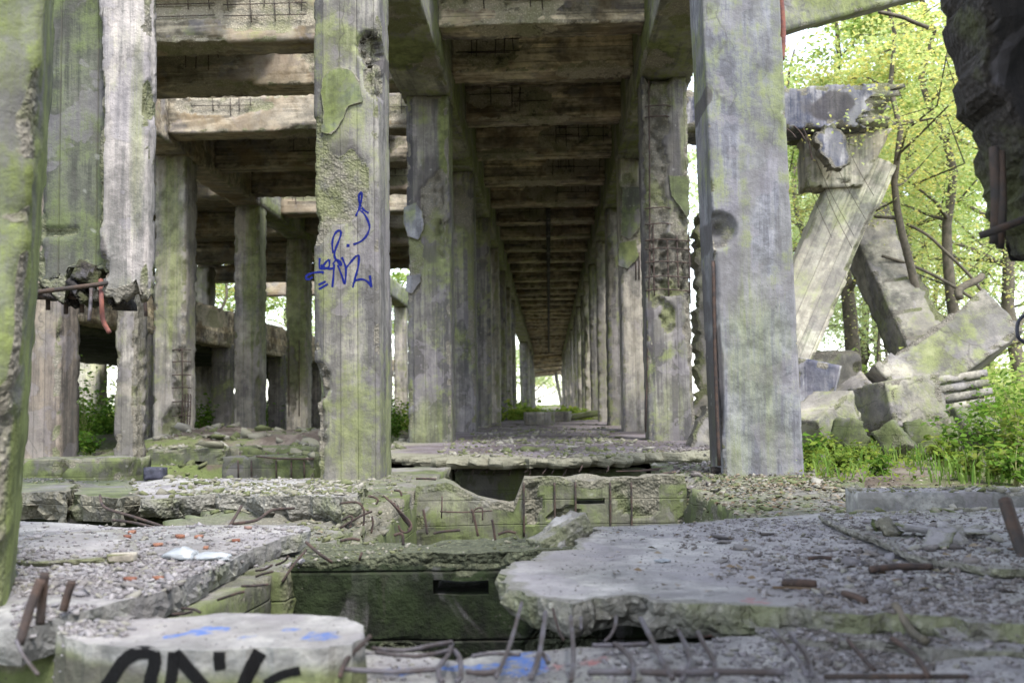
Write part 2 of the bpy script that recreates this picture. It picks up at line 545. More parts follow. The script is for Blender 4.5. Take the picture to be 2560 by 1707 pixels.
    # light speckle of lichen
    v2 = s.n('ShaderNodeTexVoronoi'); v2.inputs['Scale'].default_value = 9.0; v2.inputs['Randomness'].default_value = 1; s.l(dv.outputs[0], v2.inputs['Vector'])
    li = s.math('MULTIPLY', s.ramp(v2.outputs['Distance'], (.16, .07)), s.ramp(n4, (.50, .44)))
    c = s.mix(s.math('MULTIPLY', li, .35), c, (.28, .28, .25))
    # freshly broken faces: pale cement with aggregate
    br = s.attr('broken')
    brm = s.ramp(s.math('ADD', br, s.math('MULTIPLY', s.math('SUBTRACT', n2, .5), .9)), (.35, .62))
    va = s.n('ShaderNodeTexVoronoi'); va.inputs['Scale'].default_value = 55.0; s.l(co, va.inputs['Vector'])
    sepc = s.n('ShaderNodeSeparateColor'); s.l(va.outputs['Color'], sepc.inputs[0])
    agg = s.mix(sepc.outputs[0], tuple(v * .55 for v in brk), tuple(min(1, v * 1.25) for v in brk))
    agg = s.mix(s.ramp(va.outputs['Distance'], (.30, .48)), agg, tuple(v * .7 for v in brk))
    agg = s.mix(s.math('MULTIPLY', s.ramp(n1, (.46, .58)), .35 + .4 * algae), agg, algae_col)
    agg = s.mix(s.math('MULTIPLY', s.ramp(n2, (.46, .36)), .7), agg, dark)
    c = s.mix(brm, c, agg)
    if dust:
        gn = s.n('ShaderNodeNewGeometry'); sz = s.n('ShaderNodeSeparateXYZ'); s.l(gn.outputs['Normal'], sz.inputs[0])
        du = s.math('MULTIPLY', s.ramp(sz.outputs[2], (.6, .95)), s.ramp(n1, (.38, .60)))
        c = s.mix(s.math('MULTIPLY', du, dust), c, s.mix(n3, (.12, .108, .114), (.25, .23, .245)))
    if paint:
        pm = s.attr('paint')
        pf = s.ramp(s.math('ADD', pm, s.math('MULTIPLY', s.math('SUBTRACT', n2, .5), 2.2)), (.42, .62))
        c = s.mix(s.math('MULTIPLY', s.math('MULTIPLY', pf, s.ramp(n3, (.30, .62))), .8), c, paint)
        pm = s.attr('paint_red')
        pf = s.ramp(s.math('ADD', pm, s.math('MULTIPLY', s.math('SUBTRACT', n2, .5), 2.2)), (.45, .65))
        c = s.mix(s.math('MULTIPLY', s.math('MULTIPLY', pf, s.ramp(n3, (.40, .65))), .6), c, (.24, .05, .045))
    s.l(c, s.b.inputs['Base Color'])
    s.b.inputs['Roughness'].default_value = .92
    s.b.inputs['Specular IOR Level'].default_value = .2
    h = s.math('ADD', s.math('MULTIPLY', n2, .9), s.math('MULTIPLY', n3, .35))
    if board is not None: h = s.math('ADD', h, s.math('MULTIPLY', gv, -.6))
    h = s.math('ADD', h, s.math('MULTIPLY', brm, s.math('ADD', s.math('MULTIPLY', va.outputs['Distance'], -.7), s.math('MULTIPLY', n3, 1.1))))
    bp = s.n('ShaderNodeBump'); bp.inputs['Strength'].default_value = bump; bp.inputs['Distance'].default_value = .02
    s.l(h, bp.inputs['Height']); s.l(bp.outputs[0], s.b.inputs['Normal'])
    return s.m

def simple(name, c1, c2, scale=8, rough=.85, bump=.3, metal=0.0, world=False, spec=.3):
    s = NT(name); co = s.coords(world)
    n = s.noise(co, scale, 6, .65); n2 = s.noise(co, scale * 5, 4)
    c = s.mix(s.ramp(n, (.38, .62)), c1, c2)
    c = s.mix(.35, c, s.mix(n2, (.6, .6, .6), (1.25, 1.25, 1.25)), 'MULTIPLY')
    s.l(c, s.b.inputs['Base Color']); s.b.inputs['Roughness'].default_value = rough
    s.b.inputs['Metallic'].default_value = metal; s.b.inputs['Specular IOR Level'].default_value = spec
    bp = s.n('ShaderNodeBump'); bp.inputs['Strength'].default_value = bump; bp.inputs['Distance'].default_value = .01
    s.l(s.math('ADD', n, s.math('MULTIPLY', n2, .4)), bp.inputs['Height']); s.l(bp.outputs[0], s.b.inputs['Normal'])
    return s.m
def ink(name, col, cover):
    """paint or marker: thin, worn, broken over the pores of the concrete"""
    s = NT(name); co = s.coords(True)
    n = s.noise(co, 55.0, 4, .7); n2 = s.noise(co, 9.0, 3, .6)
    s.b.inputs['Base Color'].default_value = (*col, 1); s.b.inputs['Roughness'].default_value = .9; s.b.inputs['Specular IOR Level'].default_value = .1
    t = s.n('ShaderNodeBsdfTransparent'); mx = s.n('ShaderNodeMixShader')
    f = s.ramp(s.math('ADD', s.math('MULTIPLY', n, .65), s.math('MULTIPLY', n2, .35)), (.50 - cover * .25, .56 - cover * .2))
    s.l(s.math('MULTIPLY', f, .93), mx.inputs[0]); s.l(t.outputs[0], mx.inputs[1]); s.l(s.b.outputs[0], mx.inputs[2]); s.l(mx.outputs[0], s.out.inputs[0])
    return s.m
def islands(name, cols, rough=.9, trans=0.0, bump=.2, scale=30):
    """per-piece colour variation for rubble and leaves"""
    s = NT(name)
    g = s.n('ShaderNodeNewGeometry'); oi = s.n('ShaderNodeObjectInfo')
    r = s.math('FRACT', s.math('ADD', g.outputs['Random Per Island'], oi.outputs['Random']))
    cr = s.n('ShaderNodeValToRGB'); s.l(r, cr.inputs[0])
    el_ = cr.color_ramp.elements
    while len(el_) < len(cols): el_.new(.5)
    cr.color_ramp.interpolation = 'CONSTANT' if not trans else 'LINEAR'
    for i, c in enumerate(cols):
        el_[i].position = i / len(cols); el_[i].color = (*c, 1)
    c = cr.outputs[0]
    if trans:
        d = s.n('ShaderNodeBsdfDiffuse'); t = s.n('ShaderNodeBsdfTranslucent'); mx = s.n('ShaderNodeMixShader')
        s.l(c, d.inputs[0]); tc = s.mix(1.0, c, (1.3, 1.3, .95), 'MULTIPLY'); s.l(tc, t.inputs[0])
        mx.inputs[0].default_value = trans
        s.l(d.outputs[0], mx.inputs[1]); s.l(t.outputs[0], mx.inputs[2]); s.l(mx.outputs[0], s.out.inputs[0])
        s.t.nodes.remove(s.b)
    else:
        co = s.coords(); n = s.noise(co, scale, 5, .65)
        c = s.mix(.6, c, s.mix(n, (.55, .55, .55), (1.4, 1.38, 1.33)), 'MULTIPLY')
        s.l(c, s.b.inputs['Base Color']); s.b.inputs['Roughness'].default_value = rough
        s.b.inputs['Specular IOR Level'].default_value = .2
        bp = s.n('ShaderNodeBump'); bp.inputs['Strength'].default_value = bump; bp.inputs['Distance'].default_value = .01
        s.l(n, bp.inputs['Height']); s.l(bp.outputs[0], s.b.inputs['Normal'])
    return s.m

M = {}
M['col_left'] = concrete('column_concrete_mossy', light=(.42, .39, .34), mid=(.29, .27, .25), algae=.48, board=('x', 'y'), board_w=.115, dirt=.5, stain=.5, ka=.46)
M['col_right'] = concrete('column_concrete_plastered', light=(.40, .39, .395), mid=(.27, .262, .28), algae=.55, dirt=.4, cracks=.4, bump=.45, stain=.45, sc=.35, ka=.46)
M['col'] = concrete('column_concrete_grey', light=(.33, .305, .275), mid=(.19, .175, .17), algae=.52, board=('x', 'y'), dirt=.65, ka=.43)  # tone lowered in place of roof shade over the corridor columns
M['col_pale'] = concrete('column_concrete_pale', light=(.50, .46, .40), mid=(.34, .31, .27), algae=.45, board=('x', 'y'), board_w=.16, dirt=.4, pale=.3)
M['beam'] = concrete('beam_concrete_ochre', light=(.54, .465, .345), mid=(.23, .20, .145), dark=(.04, .036, .028), algae=.35, streak='x', warm=.35, dirt=.5, board=('z',), board_w=.17, ka=1.1)  # tone raised in place of bounce light under the roof
M['col_brown'] = concrete('column_concrete_brown', light=(.34, .28, .22), mid=(.21, .175, .145), algae=.25, board=('x', 'y'), board_w=.12, dirt=.5, stain=.4)
M['beam_pale'] = concrete('beam_concrete_pale', light=(.40, .345, .26), mid=(.22, .19, .14), dark=(.06, .053, .04), algae=.3, streak='x', warm=.4, dirt=.7, pale=.2, ka=.75)
M['beam_green'] = concrete('beam_concrete_green', light=(.36, .345, .26), mid=(.22, .215, .16), algae=.75, streak='y', dirt=.5, stain=.4, ka=.7)
M['near'] = concrete('near_column_mossy', light=(.32, .325, .25), mid=(.20, .21, .14), algae=1.05, dirt=.5, sc=.5, algae_col=(.115, .135, .045))
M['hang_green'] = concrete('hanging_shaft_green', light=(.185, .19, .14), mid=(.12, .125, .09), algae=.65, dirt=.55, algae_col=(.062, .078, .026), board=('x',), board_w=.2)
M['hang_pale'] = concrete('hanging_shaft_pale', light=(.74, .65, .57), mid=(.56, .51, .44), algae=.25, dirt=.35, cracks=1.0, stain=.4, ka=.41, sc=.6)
M['tar'] = concrete('dark_concrete', light=(.060, .052, .048), mid=(.034, .030, .029), dark=(.012, .011, .011), algae=.0, dirt=.6, brk=(.075, .062, .052))  # tar-dark tone, with the hanging fragment's backlit shade put in
M['floor'] = concrete('floor_slab_dusty', light=(.50, .475, .42), mid=(.38, .365, .33), dark=(.15, .14, .13), algae=.30, streak=None, dirt=.5, dust=.5, paint=(.03, .085, .27), bump=.6, brk=(.38, .35, .28))
M['pit'] = concrete('pit_wall_mossy', light=(.22, .22, .145), mid=(.13, .135, .08), algae=.8, dirt=.5, board=('z',), board_w=.14, algae_col=(.062, .076, .025), dust=.2, brk=(.30, .27, .19))  # mossy green, lowered further for roof shade that is not built
M['pit_shade'] = concrete('pit_wall_shade_dark', light=(.042, .046, .030), mid=(.022, .025, .016), dark=(.009, .010, .007), algae=.75, dirt=.7, algae_col=(.014, .021, .007), board=('z',), board_w=.2, brk=(.20, .205, .12), bump=.9)  # near-black tone puts pit shade into colour; broken tops lighter for sky light
M['block'] = concrete('fallen_block', light=(.50, .455, .36), mid=(.30, .275, .215), algae=.5, streak=None, dirt=.6, pale=.2, stain=.6, bump=.8, ka=.43)
M['panel'] = concrete('leaning_panel', light=(.80, .73, .56), mid=(.58, .56, .38), algae=.45, dirt=.35, streak='z', pale=.4, cracks=.3, board=('x',), board_w=.17, ka=.7, sc=.5, algae_col=(.20, .22, .09), stain=.08)
M['bluegrey'] = concrete('tarred_edge', light=(.50, .47, .46), mid=(.24, .24, .30), dark=(.045, .05, .075), algae=.15, dirt=.8, streak='z')
M['flake'] = concrete('plaster_flake', light=(.33, .335, .30), mid=(.24, .27, .16), algae=.7, dirt=.2, cracks=.1, bump=.2)
M['rust'] = simple('rusty_steel', (.062, .040, .031), (.034, .026, .024), 25, .9, .5)
M['steel'] = simple('weathered_steel', (.105, .096, .105), (.060, .047, .043), 14, .65, .4, .3)
M['darksteel'] = simple('black_steel', (.028, .024, .022), (.055, .035, .025), 20, .8, .4)
M['rust_red'] = simple('red_lead_steel', (.17, .06, .04), (.10, .04, .035), 18, .8, .4)
M['blue_ink'] = ink('blue_marker', (.008, .013, .11), .75)
M['black_ink'] = ink('black_spray', (.006, .006, .0065), 1.15)
M['bark'] = simple('bark', (.12, .10, .075), (.07, .062, .045), 14, .95, .8)
M['stone'] = islands('rubble_grey', [(.16, .147, .153), (.21, .197, .20), (.125, .115, .12), (.18, .172, .15), (.235, .222, .228), (.14, .13, .128), (.165, .157, .167)])
M['stone_dark'] = islands('rubble_dirt', [(.10, .088, .085), (.14, .125, .12), (.075, .066, .063), (.19, .175, .172), (.11, .095, .087)])
M['stone_moss'] = islands('rubble_mossy', [(.11, .115, .06), (.17, .162, .12), (.088, .098, .045), (.21, .198, .168), (.14, .133, .106)])
M['brick'] = islands('brick_red', [(.19, .085, .055), (.22, .11, .075), (.16, .07, .05), (.20, .13, .11)])
M['litter'] = islands('leaf_litter', [(.085, .058, .036), (.12, .085, .05), (.06, .045, .033), (.15, .12, .085), (.10, .09, .055), (.19, .165, .14)])
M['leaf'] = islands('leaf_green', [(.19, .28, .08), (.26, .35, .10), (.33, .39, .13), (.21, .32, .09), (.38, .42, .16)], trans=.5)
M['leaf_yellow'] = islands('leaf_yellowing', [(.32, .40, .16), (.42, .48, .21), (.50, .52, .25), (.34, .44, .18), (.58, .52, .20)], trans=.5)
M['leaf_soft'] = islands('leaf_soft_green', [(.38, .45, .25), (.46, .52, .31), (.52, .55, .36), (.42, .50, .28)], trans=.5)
M['weed'] = islands('weed_leaf', [(.075, .15, .022), (.11, .20, .03), (.06, .13, .02), (.15, .23, .04), (.045, .09, .018)], trans=.45)
M['weed_y'] = islands('weed_yellow_leaf', [(.12, .18, .03), (.17, .22, .04), (.10, .16, .027), (.21, .23, .055), (.07, .11, .02)], trans=.45)
M['grass'] = islands('grass_blade', [(.08, .15, .03), (.12, .20, .04), (.16, .22, .06), (.10, .17, .035)], trans=.35)
M['stem'] = simple('green_stem', (.14, .18, .05), (.20, .17, .08), 20, .8, .1)
M['plastic'] = simple('white_plastic', (.27, .285, .30), (.19, .205, .22), 12, .35, .3, spec=.5)
M['black_plastic'] = simple('dark_plastic', (.02, .02, .03), (.05, .05, .07), 30, .5, .2)

def ground_mat():
    s = NT('ground_earth'); co = s.coords(True)
    n1 = s.noise(co, .35, 6, .6); n2 = s.noise(co, 3.0, 8, .65); n3 = s.noise(co, 28, 5, .7)
    c = s.mix(s.ramp(n2, (.38, .62)), (.085, .068, .055), (.17, .145, .125))
    c = s.mix(s.math('MULTIPLY', s.ramp(s.math('ADD', s.math('MULTIPLY', n1, .6), s.math('MULTIPLY', n2, .4)), (.46, .54)), .8), c, (.085, .115, .03))
    c = s.mix(.6, c, s.mix(n3, (.4, .4, .4), (1.6, 1.55, 1.5)), 'MULTIPLY')
    s.l(c, s.b.inputs['Base Color']); s.b.inputs['Roughness'].default_value = .98; s.b.inputs['Specular IOR Level'].default_value = .1
    bp = s.n('ShaderNodeBump'); bp.inputs['Strength'].default_value = .8; bp.inputs['Distance'].default_value = .05
    s.l(s.math('ADD', n2, s.math('MULTIPLY', n3, .5)), bp.inputs['Height']); s.l(bp.outputs[0], s.b.inputs['Normal'])
    return s.m
M['ground'] = ground_mat()
def path_mat():
    s = NT('corridor_dirt'); co = s.coords(True)
    n1 = s.noise(co, .9, 6, .6); n2 = s.noise(co, 5.0, 8, .7); n3 = s.noise(co, 34, 5, .7)
    c = s.mix(s.ramp(n1, (.40, .60)), (.105, .088, .092), (.17, .15, .16))
    c = s.mix(s.math('MULTIPLY', s.ramp(n2, (.52, .40)), .7), c, (.075, .06, .05))
    c = s.mix(.6, c, s.mix(n3, (.45, .45, .45), (1.55, 1.53, 1.5)), 'MULTIPLY')
    br = s.attr('broken')
    c = s.mix(s.ramp(br, (.3, .7)), c, s.mix(n3, (.09, .09, .055), (.25, .235, .185)))
    s.l(c, s.b.inputs['Base Color']); s.b.inputs['Roughness'].default_value = .97; s.b.inputs['Specular IOR Level'].default_value = .1
    bp = s.n('ShaderNodeBump'); bp.inputs['Strength'].default_value = .8; bp.inputs['Distance'].default_value = .03
    s.l(s.math('ADD', n2, s.math('MULTIPLY', n3, .6)), bp.inputs['Height']); s.l(bp.outputs[0], s.b.inputs['Normal'])
    return s.m
M['path'] = path_mat()
# ------------------------------------------------------------------ terrain
def terrain_h(X, Y):
    pit = sstep(-7.6, -7.3, X) * (1 - sstep(.80, 1.04, X)) * (1 - sstep(8.9, 9.2, np.where(X < -1.75, Y - 1.7, Y))) * sstep(-6, -5, Y)
    pit = np.maximum(pit, (1 - sstep(1.0, 1.3, Y)) * sstep(-6, -5, Y) * sstep(-7.6, -7.3, X) * (1 - sstep(5.5, 6.0, X)))
    base = np.full_like(X, -0.10)
    base = np.where(X < -1.8, -0.20, base)
    q = np.stack([X, Y, np.zeros_like(X)], -1).reshape(-1, 3)
    n = fbm(q, .5, 4, 3).reshape(X.shape)
    far = sstep(6, 40, np.hypot(X, Y - 8))
    base = base + n * (.05 + .45 * far)
    base = base + .25 * sstep(3.2, 7.5, X) * sstep(5, 9, Y) * (1 - .3 * n)       # bank of earth at the right, under the fallen blocks
    base = base + .30 * sstep(-5.6, -4.9, X) * (1 - sstep(-2.6, -1.9, X)) * sstep(11.7, 12.3, Y) * (1 - sstep(14.5, 16.5, Y)) * (1 + .8 * n)     # rubble mound in the left hall
    hall = (1 - sstep(1.2, 1.6, np.abs(X))) * sstep(8, 9, Y) * (1 - sstep(88, 90, Y))
    base = base * (1 - hall) + hall * -.30
    return base * (1 - pit) + pit * (-1.15 + .05 * n)
def axis(parts):
    out = []
    for a, b, s in parts: out += list(np.arange(a, b, s))
    out.append(parts[-1][1])
    return np.array(out)
xs = axis([(-500, -100, 50), (-100, -30, 10), (-30, -10, 1.5), (-10, -2, .4), (-2, 2, .12), (2, 10, .25), (10, 30, 1.5), (30, 100, 10), (100, 500, 50)])
ys = axis([(-500, -100, 50), (-100, -10, 10), (-10, -2, 1), (-2, 14, .2), (14, 40, .8), (40, 100, 4), (100, 300, 20), (300, 900, 60)])
gx, gy = np.meshgrid(xs, ys, indexing='ij')
V = np.stack([gx, gy, terrain_h(gx, gy)], -1).reshape(-1, 3)
nx_, ny_ = len(xs), len(ys)
i = (np.arange(nx_ - 1)[:, None] * ny_ + np.arange(ny_ - 1)[None, :]).ravel()
F = np.stack([i, i + ny_, i + ny_ + 1, i + 1], 1)
tag(mk('ground', V, F, M['ground'], origin=(0, 0, 0), smooth=True, ground=True), kind='structure')

# ------------------------------------------------------------------ corridor: floor, roof, columns, beams
ORD = ['first', 'second', 'third', 'fourth', 'fifth', 'sixth', 'seventh', 'eighth', 'ninth', 'tenth', 'eleventh', 'twelfth', 'thirteenth']
e = [G(1690, 1135), G(1560, 1141), G(1400, 1146), G(1250, 1147), G(1110, 1146)]
pts = [(1.72, e[0].y + .1)] + [(q.x, q.y) for q in e] + [(-1.2, 8.5), (-1.75, 8.8), (-1.75, 14), (-1.75, 30), (-1.75, 89), (1.72, 89), (1.72, 30), (1.72, 14)]
V, F, br = slab_geo(pts, .075, step=.05, seed=3, rag=.12, inner=.55, bump=.03, flare=.3)
tag(mk('corridor_floor', V, F, M['path'], attrs={'broken': br}, ground=True), kind='structure')

LX, RX = -1.12, 1.09
XL0, XL1 = LX - .5, LX
XR0, XR1 = RX, RX + .5
# left corridor columns
def tcol(name, x0, x1, y0, seed, mat, cell, bites=(), dy=.5, z0=-.35, z1=4.06, chip=.03, **kw):
    b = (x0, x1, y0, y0 + dy, z0, z1)
    return worn_box(name, b, mat, cell, seed=seed, bites=bites, chip=chip, origin=((x0 + x1) / 2, y0 + dy / 2, z0), **kw)
def bite(px, py, Y, rpx, rpz, dep, ry=.2):
    p = P(px, py, Y); k = Y / FPX
    return ((p.x, p.y, p.z), (rpx * k, ry, rpz * k), dep)

c = tcol('corridor_column', XL0, XL1, 11.5, 11, M['col'], (.03, .05, .03),
         bites=[bite(1085, 520, 11.5, 40, 90, .05), bite(1030, 640, 11.5, 30, 110, .03), bite(1110, 590, 11.5, 25, 60, .08), bite(1100, 480, 11.5, 18, 60, .05)],
         marks=[('dark_mark', 1080, 520, 11.5, 50, 160, .62), ('dark_mark', 1060, 700, 11.5, 55, 120, .35), ('green', 1070, 1080, 11.5, 90, 130, .6), ('green', 1110, 350, 11.5, 22, 200, .8)])
tag(c, 'dark stained column first in the left corridor row, just behind the graffiti column', 'column', 'columns along the corridor')
fl = [(1012, 520), (1040, 508), (1056, 530), (1060, 575), (1045, 600), (1020, 592), (1011, 560)]
def flake(name, pxs, Y, th, mat, parent, seed, lift=0.0, step=.02):
    p3 = [P(x, y, Y) for x, y in pxs]
    xf = Matrix(((1, 0, 0, 0), (0, 0, -1, Y - lift), (0, 1, 0, 0), (0, 0, 0, 1)))
    V, F, br = slab_geo([(p.x, p.z) for p in p3], th, step=step, seed=seed, rag=.008, bump=.002, flare=.0)
    V[:, 2] += th * .8
    V = V @ np.array(xf.to_3x3()).T + np.array(xf.to_translation())
    return mk(name, V, F, mat, parent, {'broken': br * .6})
tag(flake('plaster_flake', fl, 11.5, .02, M['col_right'], c, 4), 'pale plaster flake with holes')
flake('plaster_flake', [(1018, 690), (1050, 688), (1052, 705), (1030, 735), (1012, 728)], 11.5, .02, M['col_right'], c, 5)
c = tcol('corridor_column', XL0, XL1, 15.35, 12, M['col'], (.04, .06, .04), bites=[bite(1180, 700, 15.35, 12, 200, .04), bite(1150, 520, 15.35, 30, 60, .04)])
tag(c, 'grey column second in the left corridor row', 'column', 'columns along the corridor')
# right corridor columns
c = tcol('corridor_column', XR0, XR0 + .51, 11.05, 13, M['col'], (.025, .05, .025),
         bites=[bite(1630, 480, 11.05, 40, 300, .07), bite(1660, 660, 11.05, 70, 75, .09), bite(1640, 250, 11.05, 35, 150, .05), bite(1730, 700, 11.05, 25, 300, .04),
                bite(1670, 800, 11.05, 20, 40, .06), bite(1700, 560, 11.05, 25, 50, .03)],
         marks=[('dark_mark', 1650, 690, 11.05, 45, 60, .6), ('dark_mark', 1622, 500, 11.05, 14, 400, .8), ('dark_mark', 1680, 800, 11.05, 50, 60, .4), ('green', 1720, 400, 11.05, 30, 200, .5), ('green', 1680, 1020, 11.05, 70, 90, .5)])
tag(c, 'spalled column with rusty ladder of bars, first in the right corridor row', 'column', 'columns along the corridor')
Y0 = 11.05 + .02
for x in (1622, 1632, 1668, 1692, 1722):
    z0_, z1_ = {1622: (200, 1080), 1632: (560, 740), 1668: (600, 740), 1692: (590, 720), 1722: (580, 760)}[x]
    bar([P(x, z0_, Y0), P(x + 2, (z0_ + z1_) / 2, Y0 - .01), P(x + 4 - (12 if x == 1622 else 0), z1_, Y0)], .009, M['rust'], parent=c)
for y in (265, 292, 520, 560, 600, 622, 655, 692, 725):
    bar([P(1612, y + 2, Y0 - .02), P(1660, y - 2, Y0 - .03), P(1728 if y > 560 else 1680, y + 3, Y0)], .007, M['rust'], parent=c)
flake('plaster_flake', [(1672, 440), (1722, 440), (1722, 535), (1715, 540), (1700, 515), (1678, 490)], 11.05, .03, M['hang_green'], c, 6)
c = tcol('corridor_column', XR0, XR1, 14.75, 14, M['col_pale'], (.035, .06, .035), bites=[bite(1590, 560, 14.75, 20, 60, .05), bite(1570, 480, 14.75, 20, 50, .06)])
tag(c, 'pinkish board-marked column second in the right corridor row', 'column', 'columns along the corridor')
for x in (1590, 1598, 1608):
    bar([P(x, 630, 14.74), P(x, 700, 14.74)], .009, M['rust'], parent=c)
flake('plaster_flake', [(1556, 470), (1600, 470), (1606, 560), (1575, 600), (1552, 590)], 14.75, .05, M['hang_green'], c, 8, step=.03)
flake('plaster_flake', [(1548, 610), (1590, 600), (1596, 640), (1570, 672), (1546, 665)], 14.75, .05, M['flake'], c, 9, step=.03)
# the rest of both rows
protos = []
for k in range(8):
    o = tcol('corridor_column', -.25, .25, -.25, 20 + k, M['col_pale'] if k % 2 else M['col'], (.05, .08, .045) if k < 4 else (.08, .1, .08), dy=.5, chip=.05, thr=-.25, wave=.012, bites=[((random.choice([-.25, .25]), -.25, .4 + random.uniform(0, 3.2)), (random.uniform(.08, .2), .3, random.uniform(.15, .6)), random.uniform(.03, .08)) for _ in range(6)])
    protos.append(o)
used = [False] * 8
yl = [11.5 + 3.85 * k for k in range(2, 20)]
yr = [11.05 + 3.75 * k for k in range(2, 20)]
for side, ysl in (('left', yl), ('right', yr)):
    for k, y in enumerate(ysl):
        if side == 'left' and 5 <= k <= 9: continue          # a stretch of the left row has fallen and lets the daylight in
        pi = (k + 2 * (side == 'right')) % 4 + (0 if k < 4 else 4)
        x = (XL0 + XL1) / 2 if side == 'left' else (XR0 + XR1) / 2
        loc = (x + random.uniform(-.015, .015), y + .25, -.35)
        if not used[pi]: o = protos[pi]; o.location = loc; used[pi] = True
        else: o = dup(protos[pi], loc)
        o.rotation_euler = (random.uniform(-.006, .006), random.uniform(-.009, .009), random.choice([0, math.pi]) + random.uniform(-.03, .03))
        if k < 5:
            tag(o, f'{ORD[k + 2]} column from the front in the {side} corridor row', 'column', 'columns along the corridor')
        else:
            tag(o, f'small distant column deep in the {side} row of the corridor', 'column', f'far columns of the {side} corridor row')

def worn_beam(name, b, mat, seed, cell, chip=.04, bites=(), **kw):
    chip *= .5
    return worn_box(name, b, mat, cell, seed=seed, chip=chip, bites=bites, **kw)
# edge beams on top of the columns
for side, x0, x1 in (('left', XL0 - .06, XL1 + .02), ('right', XR0 - .02, XR1 + .08)):
    for j, (ya, yb, cl) in enumerate(((6.3, 11.78, (.05, .06, .05)), (11.79, 19.7, (.08, .1, .06)), (19.71, 88, (.15, .6, .12)))):
        o = worn_beam('edge_beam', (x0, x1, ya, yb, 4.05, 4.88), M['beam_green'], 40 + j + (5 if side == 'right' else 0), cl, .05,
                      bites=[((x1 if side == 'left' else x0, 10.6, 4.05), (.3, .5, .12), .05), ((x0 + .3, 9.2, 4.05), (.25, .4, .2), .04)] if j == 0 else ())
        tag(o, f'{["green stained near", "middle", "far receding"][j]} length of edge beam above the {side} corridor columns', 'beam', 'edge beams of the corridor')
# cross beams
def grid_bars(o, x0, x1, z0, z1, y, nx, nz, mat=None, r=.006):
    for k in range(nx):
        if random.random() < .3: continue
        x = random.uniform(-.03, .03) + x0 + (x1 - x0) * (k + .5) / nx
        bar([(x, y, z0 + random.uniform(0, .18)), (x + random.uniform(-.02, .02), y - .006, z1)], r, mat or M['darksteel'], parent=o, k=1, sides=5)
    for k in range(nz):
        if random.random() < .35: continue
        z = random.uniform(-.04, .04) + z0 + (z1 - z0) * (k + .5) / nz
        bar([(x0, y - .008, z), (x1, y - .008, z + random.uniform(-.01, .01))], r, mat or M['darksteel'], parent=o, k=1, sides=5)
BY = [10.32] + [11.78 + 2.0 * k for k in range(39)]
for k, y in enumerate(BY):
    if y > 76: break
    sd = 60 + k
    if k < 9:
        xm = random.uniform(-.4, .4)
        b = (-1.12, 1.09, y, y + .42, 4.41, 4.895)
        bts = [((random.choice([-.7, .6]), y, 4.72), (.5, .12, .14), .03), ((random.uniform(-.8, .8), y, 4.65), (.35, .12, .2), .025),
               ((random.uniform(-.9, .9), y + .1, 4.41), (.5, .3, .1), .04)]
        o = worn_beam('cross_beam', b, M['beam'], sd, (.04, .06, .03) if k < 4 else (.07, .1, .05), .05, bts)
        x_ = bts[0][0][0]
        grid_bars(o, max(-1.05, x_ - .42), min(1.02, x_ + .42), 4.56, 4.86, y - .005, 6 if k < 6 else 4, 2)
        grid_bars(o, bts[1][0][0] - .25, bts[1][0][0] + .25, 4.5, 4.85, y - .005, 3, 1)
        tag(o, f'{ORD[k]} cross beam from the front in the corridor ceiling', 'beam', 'cross beams of the corridor ceiling')
        if k == 8: far_beam = o
    else:
        if k == 9:
            b = (-1.12, 1.09, y, y + .42, 4.41, 4.895)
            far_beam = worn_beam('cross_beam', b, M['beam'], sd, (.12, .14, .12), .05)
            o = far_beam; base_loc = Vector(o.location)
        else:
            o = dup(far_beam, base_loc + Vector((0, y - (11.78 + 16) + random.uniform(-.1, .1), random.uniform(-.05, .01))))
            o.rotation_euler = (0, random.uniform(-.012, .012), 0)
        tag(o, 'small distant cross beam deep in the corridor ceiling', 'beam', 'far cross beams of the corridor ceiling')
fe = [(-1.85, 9.3), (-.9, 9.15), (-.2, 9.5), (.5, 9.1), (1.2, 9.4), (1.85, 9.2), (1.85, 76.2), (-1.85, 76.2)]
V, F, br = slab_geo(fe, .15, step=.12, seed=9, rag=.08, inner=1.2, bump=.0, flare=.4, ztop=5.04)
tag(mk('roof_slab', V, F, M['beam'], attrs={'broken': br}), 'long flat roof slab lying on the corridor beams', 'roof')
# dark conduit along the middle of the ceiling
o = worn_box('ceiling_conduit', (.0, .10, 20.2, 76, 4.36, 4.405), M['tar'], (.05, 1.0, .05), seed=5, chip=.004)
tag(o, 'dark conduit running under the middle of the corridor ceiling', 'conduit')
# the far end: a sagging piece of roof and a leaning post
rt = empty('sagging_roof', (0, 76, 4.0))
xf = Matrix.Translation((0, 76.2, 4.55)) @ Matrix.Rotation(R(-8.5), 4, 'X') @ Matrix.Rotation(R(-5), 4, 'Y')
worn_box('roof_panel', (-1.3, 1.35, 0, 11.5, .15, .30), M['beam'], (.3, .5, .15), rt, seed=6, xform=xf)
for k in range(5):
    worn_box('roof_rib', (-1.25, 1.3, .6 + 2.3 * k, .95 + 2.3 * k, -.2, .148), M['beam'], (.2, .2, .15), rt, seed=70 + k, xform=xf)
tag(rt, 'sagging warm-toned roof panel closing the far end of the corridor', 'roof')
o = worn_box('leaning_post', (-.14, .14, -.12, .12, -.3, 3.2), M['col'], (.1, .1, .2), seed=8, xform=Matrix.Translation((1.15, 86.0, 0)) @ Matrix.Rotation(R(-10), 4, 'Y'))
tag(o, 'thin leaning post in the bright far opening of the corridor', 'post')

